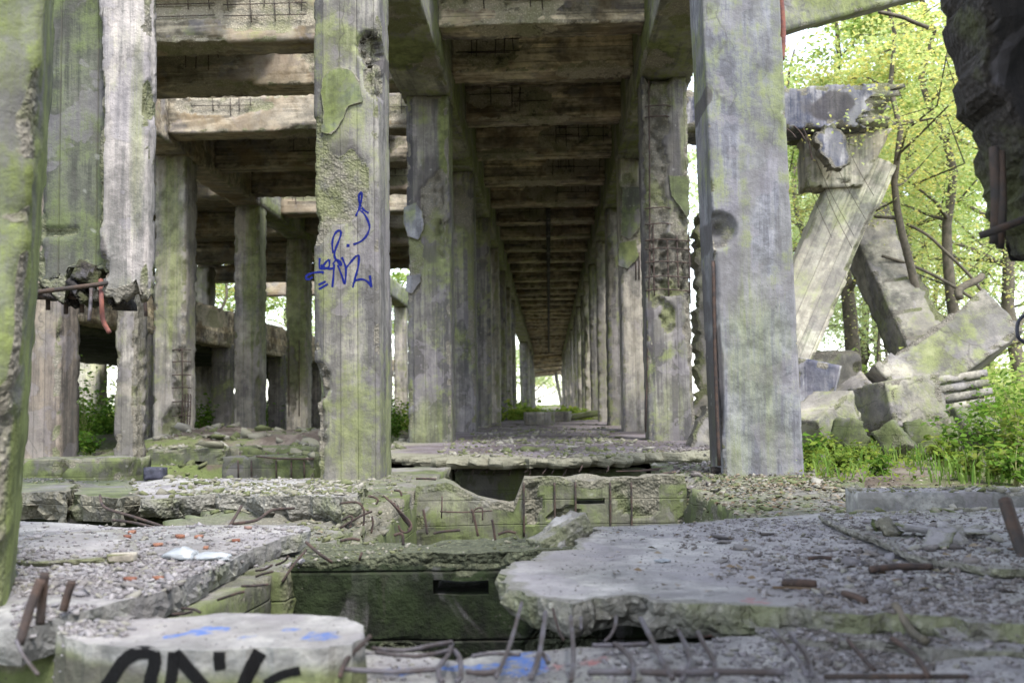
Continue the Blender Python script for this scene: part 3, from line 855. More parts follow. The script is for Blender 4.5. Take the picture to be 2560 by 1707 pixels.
# ------------------------------------------------------------------ the two big front columns
b = (-1.555, LX, 6.6, 7.08, -.35, 4.06)
bts = [bite(925, 120, 6.6, 34, 48, .16, .25), bite(945, 185, 6.6, 40, 60, .05, .3), bite(860, 470, 6.6, 62, 95, .012), bite(800, 480, 6.6, 40, 150, .01),
       bite(788, 960, 6.6, 40, 60, .06), bite(790, 1080, 6.6, 25, 150, .04), bite(782, 560, 6.6, 14, 30, .03), bite(955, 60, 6.6, 20, 40, .0)]
L = worn_box('graffiti_column', b, M['col_left'], (.018, .03, .018), seed=2, chip=.022, thr=.05, bites=bts, origin=((b[0] + b[1]) / 2, 6.84, -.35),
             marks=[('dark_mark', 855, 430, 6.6, 55, 110, .62), ('dark_mark', 800, 300, 6.6, 22, 120, .35), ('dark_mark', 925, 125, 6.6, 26, 46, 1.0), ('green', 830, 500, 6.6, 60, 90, .5), ('green', 920, 700, 6.6, 22, 420, .42), ('green', 860, 1120, 6.6, 120, 110, .55), ('green', 880, 200, 6.6, 90, 120, .4), ('dark_mark', 800, 900, 6.6, 18, 150, .3)])
tag(L, 'tall board-marked column with blue scrawled tag and a peeling plaster flake', 'column')
tag(flake('plaster_flake', [(805, 235), (808, 200), (825, 178), (850, 170), (880, 180), (898, 205), (906, 240), (905, 258), (872, 268), (862, 290), (848, 318), (830, 338), (806, 330), (812, 290)],
          6.6, .022, M['flake'], L, 12), 'green and grey plaster flake standing proud')
LB = (b[0], b[1])
bR = (1.09, 1.585, 6.35, 6.88, -.35, 4.06)
xfR = Matrix.Translation((1.34, 6.6, 0)) @ Matrix.Rotation(R(-1.1), 4, 'Y') @ Matrix.Translation((-1.34, -6.6, 0))
xfRi = xfR.inverted()
def biteR(px, py, rpx, rpz, dep, ry=.2):
    p = xfRi @ P(px, py, 6.35); k = 6.35 / FPX
    return ((p.x, p.y, p.z), (rpx * k, ry, rpz * k), dep)
def profR(V, b):
    # round spalled socket and the open chase below it
    sx = xfRi @ P(1795, 577, 6.35)
    front = np.exp(-((V[:, 1] - b[2]) / .02) ** 2)
    d = np.hypot(V[:, 0] - sx.x, V[:, 2] - sx.z)
    q = V + 4.0
    dn = d + .010 * fbm(q, 9, 3, 5)
    s = sstep(.122, .108, dn) * front
    top = xfRi @ P(1776, 640, 6.35); bot = xfRi @ P(1800, 1172, 6.35)
    cx = top.x + .004
    hw = .026 + .012 * fbm(q * np.array([0, 0, 1]), 3.0, 3, 8)
    ch = sstep(hw + .006, hw, np.abs(V[:, 0] - cx)) * sstep(top.z + .04, top.z, V[:, 2]) * front
    V = V.copy()
    V[:, 1] += s * (.045 + .05 * sstep(.07, .02, d + .02 * fbm(q, 12, 2, 9)) + .012 * fbm(q, 14, 3, 4)) + ch * .06 * (1 - s)
    return V, np.maximum(s * .45, ch * .35)
bts = [biteR(1748, 235, 18, 45, .05, .4), biteR(1735, 150, 12, 60, .02, .3)]
Rc = worn_box('leaning_column', bR, M['col_right'], (.014, .035, .016), seed=15, chip=.014, thr=.25, bites=bts, prof=profR, xform=xfR, origin=(1.34, 6.6, -.35),
              marks=[('dark_mark', 1795, 580, 6.35, 40, 46, .62), ('dark_mark', 1795, 1000, 6.35, 20, 200, .75), ('dark_mark', 1780, 760, 6.35, 14, 150, .6), ('dark_mark', 1800, 100, 6.35, 75, 40, .35), ('dark_mark', 1760, 240, 6.35, 24, 30, .9), ('green', 1900, 900, 6.35, 110, 330, .55), ('green', 1900, 1120, 6.35, 150, 130, .5)])
tag(Rc, 'smooth grey column with a round spalled socket and open pipe chase', 'column')
bar([xfR @ (xfRi @ P(1785, 650, 6.35) + Vector((0, .03, 0))), xfR @ (xfRi @ P(1790, 900, 6.35) + Vector((0, .03, 0))), xfR @ (xfRi @ P(1800, 1165, 6.35) + Vector((0, .03, 0)))], .012, M['rust'], 'conduit_pipe', Rc)
worn_box('socket_rim', (-.05, .05, 0, .03, -.6, 0), M['tar'], (.02, .02, .04), Rc, seed=3, chip=.02, xform=Matrix.Translation(P(1795, 1165, 6.47)))

# ------------------------------------------------------------------ left hall
for k, (y, nm) in enumerate(((10.8, 'brown board-marked column with a ragged upper edge, left of the hall'), (14.6, 'tall pale green column with rusty ladder of bars at its foot'),
                             (18.4, 'pale sunlit column behind the laddered one in the left hall'), (22.1, 'fourth column of the hall row, just left of the graffiti column'))):
    bts = {0: [bite(180, 830, 10.8, 35, 70, .12), bite(190, 1000, 10.8, 12, 200, .06)], 1: [bite(455, 960, 14.6, 22, 110, .07), bite(450, 1060, 14.6, 45, 50, .10)],
           2: [bite(655, 1000, 18.4, 18, 90, .08)], 3: [bite(730, 950, 22.1, 14, 90, .08)]}[k]
    o = worn_box('hall_column', (-5.85, -5.37, y, y + .48, -.4, 4.22), M['col_brown'] if k == 0 else M['col_pale'], (.04, .08, .04), seed=30 + k, chip=.04, bites=bts, marks=[('green', 425 if k == 1 else 640, 640, y, 45, 350, .7 if k else 0), ('dark_mark', 100, 1000, y, 60, 160, .45 if k == 0 else 0), ('dark_mark', 620, 1000, y, 50, 120, .5 if k == 2 else 0), ('green', 740, 800, y, 40, 250, .8 if k == 3 else 0)])
    tag(o, nm, 'column', 'columns of the left hall')
    if k == 1:
        yy = y + .0
        for x in (455, 462, 470, 476):
            bar([P(x, 870 if x < 460 else 985, yy), P(x + 1, 1000, yy - .01), P(x - 3, 1078, yy)], .010, M['rust'], parent=o)
        for y_ in (875, 905, 938, 970, 1005, 1040):
            bar([P(430, y_, yy - .01), P(456, y_ - 2, yy - .03), P(478, y_, yy)], .008, M['rust'], parent=o)
    if k == 3:
        for x in (722, 748): bar([P(x, 850, y - .0), P(x, 1040, y - .01)], .012, M['rust'], parent=o)
hp = worn_box('hall_column', (-5.85, -5.37, 26.0, 26.5, -.4, 4.22), M['col_pale'], (.1, .12, .1), seed=36, chip=.04)
tag(hp, 'fifth column of the left hall row, seen past the graffiti column', 'column', 'columns of the left hall')
bl = Vector(hp.location)
for k in range(1, 7):
    o = dup(hp, bl + Vector((0, 3.9 * k, 0)))
    tag(o, 'small distant column at the back of the left hall row', 'column', 'far columns of the left hall')
o = worn_box('hall_pier', (-5.06, -4.78, 11.5, 11.75, -.4, 4.28), M['col_pale'], (.03, .06, .04), seed=38, chip=.05, bites=[bite(345, 950, 11.5, 14, 300, .06), bite(270, 1010, 11.5, 12, 40, .04)])
tag(o, 'narrow cream pier between the brown column and the laddered column', 'pier')
bar([P(362, 380, 11.45), P(368, 520, 11.45), P(358, 640, 11.45), P(365, 790, 11.45)], .022, M['rust'], 'steel_strip', o)
# long beam over the hall columns
for j, (ya, yb, cl) in enumerate(((10.4, 18.3, (.08, .1, .06)), (18.32, 52, (.15, .4, .12)))):
    o = worn_beam('hall_edge_beam', (-5.82, -5.34, ya, yb, 4.2, 4.86), M['beam_green'] if j else M['beam_pale'], 45 + j, cl, .06)
    tag(o, f'{["near", "far"][j]} length of beam over the left hall columns', 'beam', 'edge beams of the left hall')
for k in range(10):
    y = BY[k]
    b = (-5.35, XL0 - .05, y, y + .42, 4.31, 4.83)
    bts = [((random.uniform(-4.8, -3.6), y, 4.7), (.7, .12, .14), .03), ((random.uniform(-3.4, -2.0), y, 4.6), (.6, .12, .2), .03), ((random.uniform(-4.5, -2.2), y + .1, 4.3), (.6, .3, .1), .05)]
    o = worn_beam('hall_cross_beam', b, M['beam_pale'], 90 + k, (.05, .07, .035) if k < 5 else (.1, .12, .06), .06, bts)
    if k < 6:
        for q in bts[:2]: grid_bars(o, q[0][0] - .45, q[0][0] + .45, 4.5, 4.8, y - .008, 7, 2)
    tag(o, f'{ORD[k]} cross beam from the front over the left hall', 'beam', 'cross beams over the left hall')
def plate(name, x0, x1, y0, y1, z, th, mat, seed, label, cat='slab', group=None, rag=.08, step=.12):
    V, F, br = slab_geo([(x0, y0), (x1, y0), (x1, y1), (x0, y1)], th, step=step, seed=seed, rag=rag, inner=.5, bump=.01, flare=.3, ztop=z + th)
    return tag(mk(name, V, F, mat, attrs={'broken': br}), label, cat, group)
plate('hall_roof_panel', -5.6, -3.2, 10.0, 12.0, 4.84, .12, M['beam_pale'], 51, 'broken front roof panel over the left hall', group='roof panels over the left hall')
plate('hall_roof_panel', -5.6, -2.4, 13.9, 18.1, 4.84, .12, M['beam_pale'], 52, 'second roof panel over the left hall, behind the gap', group='roof panels over the left hall')
plate('hall_roof_panel', -5.6, -2.8, 19.8, 30, 4.84, .12, M['beam_pale'], 53, 'farthest roof panel over the left hall', group='roof panels over the left hall', step=.3)
# rusty mesh of bars hanging where the front roof panel broke away
ms = empty('hanging_bar_mesh', (-3.4, 11.0, 4.8))
for k in range(6):
    x = -3.5 + .16 * k
    bar([(x, 10.75, 4.86), (x + .05, 11.2, 4.80), (x + .02, 11.75, 4.84)], .008, M['rust'], parent=ms)
for k in range(3):
    y = 10.95 + .28 * k
    bar([(-3.75, y, 4.86), (-3.1, y, 4.80), (-2.5, y + .03, 4.70)], .008, M['rust'], parent=ms)
tag(ms, 'rusty mesh of bars left in the broken roof opening at upper left', 'reinforcement')
# gallery beyond the hall
ed = worn_box('gallery_edge_beam', (-7.2, -6.8, 13, 44, 1.72, 2.5), M['beam'], (.1, .3, .08), seed=55, chip=.07, bites=[((-6.8, 20, 2.3), (.2, 1.2, .2), .05), ((-6.8, 27, 2.4), (.2, 1.5, .3), .06)])
tag(ed, 'dark streaked gallery edge beam seen between the left hall columns', 'beam')
plate('gallery_slab', -12.2, -7.21, 12.6, 44, 1.66, .22, M['pit_shade'], 56, 'shadowed gallery slab behind the left hall columns', step=.3)  # near-black material stands in for shade under the gallery
gp = worn_box('gallery_post', (-7.2, -6.8, 16.8, 17.2, -.5, 1.79), M['col'], (.08, .1, .1), seed=57, chip=.04)
tag(gp, 'dark gallery post left of the cream pier', 'post', 'posts under the gallery')
bl = Vector(gp.location)
for k, nm in ((1, 'gallery post just left of the pale sunlit column'), (2, 'third gallery post, seen right of the pale sunlit column'), (3, 'farthest of the four gallery posts')):
    tag(dup(gp, bl + Vector((0, 4.3 * k, 0))), nm, 'post', 'posts under the gallery')
op = worn_box('outer_column', (-10.5, -9.9, 15, 15.6, -.5, 4.6), M['col_pale'], (.1, .12, .1), seed=58, chip=.05)
tag(op, 'outermost pale column at the left edge of the hall', 'column', 'outer columns beyond the gallery')
bl = Vector(op.location)
for k, nm in ((1, 'second outer column beyond the gallery'), (2, 'third outer column beyond the gallery'), (3, 'fourth outer column beyond the gallery'), (4, 'farthest outer column beyond the gallery')):
    tag(dup(op, bl + Vector((0, 4.6 * k, 0))), nm, 'column', 'outer columns beyond the gallery')
for k in range(6):
    y = BY[2] + 4 * k
    o = worn_beam('outer_cross_beam', (-10.6, -5.80, y, y + .4, 4.25, 4.78), M['beam_pale'], 110 + k, (.12, .12, .08), .06)
    tag(o, f'{ORD[k]} outer cross beam over the gallery', 'beam', 'cross beams over the gallery')
plate('gallery_roof_panel', -10.6, -5.9, 15.5, 30, 4.79, .12, M['beam_pale'], 59, 'roof panel high over the gallery', step=.3)
o = worn_box('pale_block_wall', (-14.4, -12.3, 27, 27.5, -.6, 4.2), M['panel'], (.2, .2, .2), seed=60, chip=.05)
tag(o, 'pale blockwork wall far behind the gallery', 'wall')

# ------------------------------------------------------------------ near left: mossy column and the hanging broken shaft
pa = P(22, 300, 2.05)
xf = Matrix.Translation((pa.x, 2.05, 0)) @ Matrix.Rotation(R(24), 4, 'Z') @ Matrix.Rotation(R(2.6), 4, 'Y')
o = worn_box('near_column', (-.62, .0, 0, .4, -1.2, 3.4), M['near'], (.02, .05, .02), seed=61, chip=.03, thr=-.2, wave=.012, rough=.006, xform=xf, marks=[('dark_mark', 30, 150, 2.05, 40, 300, .45), ('dark_mark', 60, 560, 2.05, 30, 200, .3), ('green', 40, 900, 2.05, 60, 500, .6)],
             bites=[((0, 0, 1.05), (.03, .06, .12), .02), ((0, 0, .55), (.02, .05, .2), .02), ((.0, 0, .2), (.02, .05, .15), .015)])
tag(o, 'blurred mossy green column at the left edge, nearest the viewer', 'column')
YH = 5.0
x0, x1, x2 = P(72, 500, YH).x, P(242, 500, YH).x, P(368, 500, YH).x
zb = P(150, 700, YH).z
ht = empty('hanging_shaft', ((x0 + x2) / 2, YH + .25, zb))
def hang_prof(V, b): return V
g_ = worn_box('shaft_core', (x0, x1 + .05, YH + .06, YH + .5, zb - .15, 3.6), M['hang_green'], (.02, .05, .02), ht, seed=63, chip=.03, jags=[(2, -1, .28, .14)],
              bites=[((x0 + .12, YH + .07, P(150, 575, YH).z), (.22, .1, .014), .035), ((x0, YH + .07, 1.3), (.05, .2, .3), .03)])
p_ = worn_box('shaft_facing', (x1, x2, YH, YH + .11, P(300, 768, YH).z, 3.6), M['hang_pale'], (.018, .03, .018), ht, seed=64, chip=.022, thr=-.1, jags=[(2, -1, .16, .10)], marks=[('green', 345, 350, 5.0, 28, 400, .6), ('dark_mark', 250, 640, 5.0, 22, 60, .7), ('green', 300, 720, 5.0, 60, 60, .5)],
              bites=[((x1 + .01, YH, P(245, 680, YH).z), (.05, .1, .12), .07), ((x1, YH, P(245, 400, YH).z), (.022, .1, .7), .03), ((x2, YH, P(368, 250, YH).z), (.03, .1, .12), .03)])
for k, (x, y, sx, sz) in enumerate(((95, 725, .16, .10), (150, 742, .18, .07), (205, 738, .16, .09), (258, 728, .15, .12), (300, 745, .12, .10), (238, 690, .10, .14))):
    worn_box('crumbled_core', (-sx / 2, sx / 2, -.09, .12, -sz / 2, sz / 2), M['tar'] if k != 3 else M['near'], .018, ht, seed=600 + k, chip=.06, thr=-.6, wave=.03,
             xform=Matrix.Translation(P(x, y, YH + .14)) @ Matrix.Rotation(.4 * k, 4, 'Y'))
tag(g_, 'dark green recessed core'); tag(p_, 'pale pinkish facing with fine cracks')
bar([P(30, 740, YH - .05), P(110, 728, YH - .06), P(240, 712, YH - .04), P(300, 700, YH + .1)], .012, M['darksteel'], parent=ht)
bar([P(60, 690, YH + .1), P(90, 735, YH + .1), P(190, 740, YH + .15)], .02, M['rust'], parent=ht)
bar([P(252, 700, YH + .05), P(254, 755, YH - .02), P(258, 800, YH), P(274, 832, YH)], .013, M['rust_red'], parent=ht)
bar([P(228, 720, YH + .05), P(226, 770, YH), P(222, 802, YH)], .010, M['steel'], parent=ht)
for x, y in ((120, 775), (165, 785), (205, 782)):
    bar([P(x, 715, YH + .2), P(x, y, YH + .2)], .012, M['rust'], parent=ht)
tag(ht, 'broken column shaft hanging at upper left, rusty bars dangling below', 'column')
o = worn_box('overhead_beam', (-5.3, -1.5, 5.0, 5.6, 3.58, 4.1), M['beam'], (.12, .1, .1), seed=65, chip=.05)
tag(o, 'overhead beam above the frame that carries the hanging shaft', 'beam')
for k, xx in enumerate((-5.3, -1.9)):
    pass

# ------------------------------------------------------------------ near right: dark hanging fragment, backlit shade put into its colour
Yd = 2.3
sil = [(2345, -60), (2352, 120), (2365, 240), (2372, 300), (2398, 320), (2420, 390), (2432, 440), (2450, 480), (2448, 540), (2452, 590), (2490, 612), (2510, 650), (2545, 675), (2590, 668), (2620, 640), (2700, 560), (2760, -60)]
pp = [P(x, y, Yd + .3) for x, y in sil]
pp2 = [(p.x, p.z) for p in pp]
pp2[0] = (pp2[0][0], 2.75); pp2[-1] = (pp2[-1][0], 2.75)
V, F, br = slab_geo(pp2, .30, step=.02, seed=66, rag=.014, bump=.02, flare=.05, inner=.04, edge_rough=.08)
fr = np.array([[1, 0, 0], [0, 0, -1], [0, 1, 0]], float)
V = V @ fr.T + np.array([0, Yd, 0])
V[:, 1] += np.exp(-((V[:, 1] - Yd) / .05) ** 2) * (.03 + .05 * fbm(V, 6, 4, 6))
V[:, 0] += .02 * fbm(V, 5, 4, 16) * np.exp(-((V[:, 0] - V[:, 0].min()) / .15) ** 2)
dk = mk('hanging_fragment', V, F, M['tar'], attrs={'broken': br})
tag(dk, 'dark concrete fragment hanging at the upper right corner', 'concrete fragment')
bar([P(2485, 370, Yd + .05), P(2490, 500, Yd + .03), P(2486, 610, Yd + .05)], .012, M['darksteel'], parent=dk)
bar([P(2502, 380, Yd + .05), P(2506, 520, Yd + .02), P(2500, 620, Yd + .05)], .010, M['darksteel'], parent=dk)
bar([P(2448, 590, Yd - .02), P(2500, 572, Yd - .03), P(2570, 545, Yd)], .009, M['darksteel'], parent=dk)
V, F, br = slab_geo([(.55, -4.6), (4.8, -4.6), (4.9, 2.9), (3.5, 3.1), (2.2, 2.85), (1.25, 2.9), (.85, 2.0)], .25, step=.12, seed=67, rag=.08, inner=.5, ztop=2.98)  # unseen roof remnant, extended rearward to deepen shade at lower right
tag(mk('overhead_slab', V, F, M['beam'], attrs={'broken': br}), 'broken roof slab above the frame at right, extended to block sky', 'slab')
for k, (x, y) in enumerate(((4.4, -4.2), (4.5, 2.3), (.9, -4.3))):
    o = worn_box('overhead_slab_post', (x, x + .4, y, y + .4, -1.25 if y < 0 else -.3, 2.75), M['col'], (.1, .1, .12), seed=68 + k)
    tag(o, ['post behind the viewer under the far corner of the overhead slab', 'post at far right carrying the overhead slab', 'post close behind the viewer under the overhead slab'][k], 'post', 'posts of the overhead slab')
o = worn_box('hall_beam_prop', (-5.25, -4.9, 5.1, 5.5, -1.25, 3.6), M['col'], (.1, .1, .12), seed=72)
tag(o, 'column hidden behind the near mossy column, carrying the overhead beam', 'column')

o = worn_box('sky_block_wall', (2.75, 3.0, -3.5, 2.35, -1.25, 2.72), M['col'], (.12, .12, .12), seed=75, chip=.05, jags=[(1, 1, .4, .3)])  # unseen wall, added to keep sky light off the lower right
tag(o, 'added wall outside the picture at right, blocking sky light', 'wall')
# remnant of roof beam at top right
a, b_ = P(1965, 66, 7.2), P(2300, -18, 8.2)
d = (b_ - a); ang = math.atan2(d.y, d.x); tl = math.atan2(d.z, math.hypot(d.x, d.y))
xf = Matrix.Translation(a - d * .22) @ Matrix.Rotation(ang, 4, 'Z') @ Matrix.Rotation(-tl, 4, 'Y')
o = worn_box('roof_beam_remnant', (-.05, 3.2, 0, .35, -.03, .35), M['beam_green'], (.06, .06, .04), seed=73, chip=.03, xform=xf)
tag(o, 'tilted green-bottomed roof beam jutting out at the top right', 'beam')
bar([P(1948, -40, 7.0), P(1955, 40, 7.0), P(1957, 100, 7.0), P(1953, 150, 7.0)], [.03, .035, .03, .02] if False else .022, M['rust_red'], 'dangling_bar', o)
# ------------------------------------------------------------------ foreground: pit walls, slabs, front ledge
def wall_slot(name, b, slot, mat, cell, seed, prof=None, **kw):
    """wall along X with a rectangular see-through slot (x0,x1,z0,z1)"""
    x0, x1, y0, y1, z0, z1 = b; sx0, sx1, sz0, sz1 = slot
    G_ = []
    for bb in ((x0, sx0, y0, y1, z0, z1), (sx1, x1, y0, y1, z0, z1), (sx0, sx1, y0, y1, z0, sz0), (sx0, sx1, y0, y1, sz1, z1)):
        v, f = boxgrid(*bb, cell3(cell)); G_.append((v, f))
    V, F = join_geo([(v, f.tolist()) for v, f in G_])
    V, br = weather(V, b, seed, **kw)
    if prof: V = prof(V, b); 
    if isinstance(V, tuple): V, ex = V; br = np.maximum(br, ex)
    return mk(name, V, F, mat, attrs={'broken': br}, ground=True)

# foundation walls on both sides of the trench
fl_ = worn_box('foundation_wall', (-1.66, -.76, 2.9, 7.9, -1.2, -.06), M['pit'], (.05, .05, .04), seed=80, chip=.06, thr=-.3, wave=.02, rough=.012, ground=True,
               bites=[((-.76, 4.6, -.05), (.25, .5, .12), .05), ((-1.2, 4.2, -.05), (.4, .5, .1), .03), ((-.76, 6.4, -.3), (.1, .3, .3), .02)])
tag(fl_, 'mossy foundation wall along the left of the trench, under the graffiti column', 'wall')
fr_ = worn_box('foundation_wall', (.76, 1.72, 2.9, 7.7, -1.2, -.05), M['pit'], (.05, .05, .04), seed=81, chip=.06, thr=-.3, wave=.02, rough=.012, ground=True,
               bites=[((.76, 6.0, -.05), (.2, .5, .12), .06), ((.76, 5.2, -.1), (.2, .3, .2), .05)])
tag(fr_, 'mossy foundation wall along the right of the trench, under the leaning column', 'wall')
# lower left wall of the front pit
o = worn_box('pit_side_wall', (-1.4, -.80, 1.98, 2.895, -1.2, -.066), M['pit'], (.04, .03, .03), seed=82, chip=.02,
             bites=[((-.80, 2.28, P(560, 1512, 2.28).z), (.1, .035, .03), .10)], rough=.005, prof=lambda V, b: np.c_[V[:, 0] - (2.9 - V[:, 1]) * .10, V[:, 1], V[:, 2]])
tag(o, 'green side wall of the front pit with a small round drain hole', 'wall')
# cross wall between the two pits
def proA(V, b):
    t = sstep(b[4] + .6, b[5], V[:, 2])
    q = V * np.array([1, 1, 0])
    V = V.copy(); V[:, 2] += t * (.035 * fbm(q, 3.0, 4, 5) - .012)
    return V, sstep(b[5] - .045, b[5] - .02, V[:, 2])  # broken top strip; its pale tone also paints the sky-lit top
p0, p1 = P(1082, 1448, 2.98), P(1222, 1484, 2.98)
o = wall_slot('cross_wall', (-.775, .775, 2.98, 3.24, -1.2, -.02), (p0.x, p1.x, p1.z, p0.z), M['pit_shade'], (.03, .06, .03), 83, proA, chip=.02, rough=.008,
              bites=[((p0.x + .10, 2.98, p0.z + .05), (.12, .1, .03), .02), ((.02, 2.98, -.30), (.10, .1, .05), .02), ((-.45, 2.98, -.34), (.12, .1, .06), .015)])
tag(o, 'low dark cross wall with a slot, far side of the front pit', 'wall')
for (x, y, dx, dy) in ((1068, 1325, -10, -52), (1195, 1330, -16, -58), (1238, 1340, -8, -42)):
    bar([P(x, y + 10, 3.1), P(x + dx * .5, y + dy * .5, 3.1), P(x + dx, y + dy, 3.1)], .0042, M['rust'], parent=o)
bar([P(1085, 1333, 3.08), P(1110, 1328, 3.07), P(1150, 1325, 3.06)], .0042, M['rust'], parent=o)
bar([P(830, 1405, 2.96), P(800, 1385, 2.94), P(765, 1355, 2.98)], .005, M['rust'], parent=o)
bar([P(705, 1455, 2.9), P(735, 1410, 2.92), P(765, 1375, 2.98)], .004, M['rust'], parent=o)
bar([P(1245, 1335, 3.05), P(1270, 1328, 3.05), P(1290, 1332, 3.05)], .0042, M['rust'], parent=o)
bar([P(898, 1400, 2.96), P(905, 1380, 2.96)], .0042, M['rust'], parent=o)
# second cross wall, broken away at the left
YB = 5.76
def proB(V, b):
    xs_ = [P(x, 1200, YB).x for x in (1060, 1110, 1145, 1192, 1225, 1290, 1302, 1810)]
    zs_ = [P(1200, y, YB).z for y in (1210, 1204, 1216, 1248, 1257, 1257, 1197, 1195)]
    zt = np.interp(V[:, 0], xs_, zs_)
    t = np.clip((V[:, 2] - b[4]) / (b[5] - b[4]), 0, 1)
    q = V * np.array([1, 1, .2])
    V = V.copy()
    drop = (b[5] - zt)
    V[:, 2] = b[4] + t * (b[5] - b[4] - drop) + t ** 6 * .03 * fbm(q, 5, 4, 6)
    lft = sstep(P(1240, 1250, YB).x, P(1200, 1250, YB).x, V[:, 0])
    V[:, 1] += lft * (1 - t) * -.12 + lft * .04 * fbm(V, 4, 4, 3)
    return V, np.maximum(sstep(.93, .99, t), lft * .8 * (fbm(V, 3, 3, 8) > -.1))
p0, p1 = P(1440, 1239, YB), P(1512, 1254, YB)
o = wall_slot('cross_wall', (-.775, .775, YB, YB + .16, -1.2, 0.0), (p0.x, p1.x, p1.z, p0.z), M['pit'], (.03, .07, .025), 84, proB, chip=.03, rough=.01,
              bites=[((P(1420, 1290, YB).x, YB, P(1420, 1290, YB).z), (.10, .1, .06), .03), ((P(1600, 1240, YB).x, YB, P(1600, 1240, YB).z), (.13, .1, .12), .02), ((P(1330, 1260, YB).x, YB, P(1330, 1250, YB).z), (.05, .1, .12), .03)])
tag(o, 'mossy broken cross wall with a narrow slot, middle of the trench', 'wall')
for x in (1309, 1386, 1438, 1525, 1578):
    bar([P(x, 1205, YB - .004), P(x + 1, 1270, YB - .008), P(x + 1, 1340, YB - .004)], .006, M['darksteel'], parent=o)
bar([P(1100, 1278, YB - .16), P(1160, 1280, YB - .16), P(1230, 1276, YB - .12)], .0042, M['rust'], parent=o)
bar([P(1105, 1240, YB - .13), P(1104, 1295, YB - .15)], .0042, M['rust'], parent=o)
bar([P(1182, 1305, YB - .2), P(1186, 1275, YB - .2), P(1205, 1270, YB - .2), P(1206, 1300, YB - .2)], .0042, M['rust'], parent=o)
# dark wall under the edge of the corridor floor
o = worn_box('cross_wall', (-.775, .775, 8.1, 8.4, -1.2, -.105), M['pit'], (.08, .1, .06), seed=85, chip=.03)
tag(o, 'shadowed cross wall under the broken front edge of the corridor floor', 'wall')
# little hooked ends of bars along the corridor floor's broken edge
fe_ = bpy.data.objects['corridor_floor']
for x in (1140, 1185, 1200, 1218, 1238, 1275, 1318, 1326, 1362, 1384, 1412, 1450, 1518):
    y = 1166 + random.uniform(-3, 3)
    Yq = G(x, 1146).y
    bar([P(x + random.uniform(2, 7), y - 2, Yq + .02), P(x + random.uniform(-1, 3), y + 8, Yq), P(x - random.uniform(1, 7), y + random.uniform(12, 24), Yq)], .006, M['rust'], parent=fe_)
for (x0_, x1_) in ((1560, 1690), (1540, 1660)):
    bar([P(x0_, 1178, 7.2), P((x0_ + x1_) / 2, 1176, 7.2), P(x1_, 1168, 7.3)], .005, M['rust'], parent=fe_)

# left floor slab
def paint_pts(lst, rr):
    def f(V):
        m = np.zeros(len(V))
        for (px, py, Yz, rad) in lst:
            q = G(px, py, Yz)
            d = np.hypot((V[:, 0] - q.x), (V[:, 1] - q.y) * .8)
            m = np.maximum(m, sstep(rad, rad * .2, d))
        return m
    return f
none = lambda V: np.zeros(len(V))
def gpts(lst, z=0.0): return [tuple(G(x, y, z))[:2] for x, y in lst]
pl = gpts([(-260, 1322), (40, 1306), (200, 1306), (310, 1316), (520, 1318), (700, 1314), (773, 1316), (771, 1324), (700, 1346), (643, 1366), (590, 1392), (536, 1418), (459, 1456), (383, 1487), (291, 1506)]) + [(-1.0, 1.88), (-2.4, 1.86)]
o = slab('floor_slab', pl, 0.0, .062, M['floor'], seed=86, step=.025, rag=.009, inner=.06, bump=.010, edge_rough=.12, flare=.12, side=.4, attrs={'paint': none, 'paint_red': none})
tag(o, 'rubble-strewn floor slab at lower left with a broken diagonal edge', 'slab')
for (a_, b2, c2) in (((640, 1412), (655, 1420), (682, 1428)), ((640, 1398), (662, 1408), (680, 1412)), ((605, 1434), (640, 1448), (670, 1460)), ((545, 1466), (580, 1470), (610, 1478)), ((430, 1500), (460, 1515), (480, 1528)), ((455, 1486), (485, 1505), (500, 1530)), ((690, 1385), (712, 1388), (720, 1390))):
    Yq = G(a_[0], a_[1]).y
    bar([P(*a_, Yq + .02) + Vector((0, 0, -.03)), P(*b2, Yq - .03) + Vector((0, 0, -.015)), P(*c2, Yq - .06)], .0032, M['rust'], parent=o)
# a thinner, lighter screed lying on it
slab_l2 = slab('screed_sheet', gpts([(40, 1352), (180, 1330), (300, 1322), (330, 1352), (345, 1385), (220, 1395), (100, 1402), (40, 1398)], .02), .02, .018, M['floor'], seed=87, step=.03, rag=.012, inner=.08, bump=.004, attrs={'paint': none, 'paint_red': none})
tag(slab_l2, 'thin pale screed sheet lying on the lower left floor slab', 'slab')

# right floor slab, reaching out over the pit
prt = gpts([(1262, 1436), (1280, 1408), (1340, 1392), (1352, 1372), (1425, 1366), (1440, 1345), (1500, 1318), (1700, 1306), (1860, 1292), (2050, 1282), (2700, 1262)]) + [(3.6, 3.4), (3.4, 2.0)] + gpts([(2700, 1570), (2330, 1552), (2150, 1535), (1950, 1518), (1800, 1512), (1700, 1512), (1645, 1510), (1600, 1490), (1553, 1493), (1500, 1503), (1430, 1514), (1370, 1506), (1320, 1492), (1285, 1472), (1266, 1452)])
o = slab('floor_slab', prt, 0.0, .066, M['floor'], seed=88, step=.022, rag=.022, inner=.06, bump=.008, flare=.25,
         attrs={'paint': none, 'paint_red': paint_pts([(1745, 1504, 0, .05), (1890, 1505, 0, .03), (1860, 1498, 0, .03)], 1)})
tag(o, 'big dusty floor slab jutting out over the pit from the right', 'slab')
SLR = o
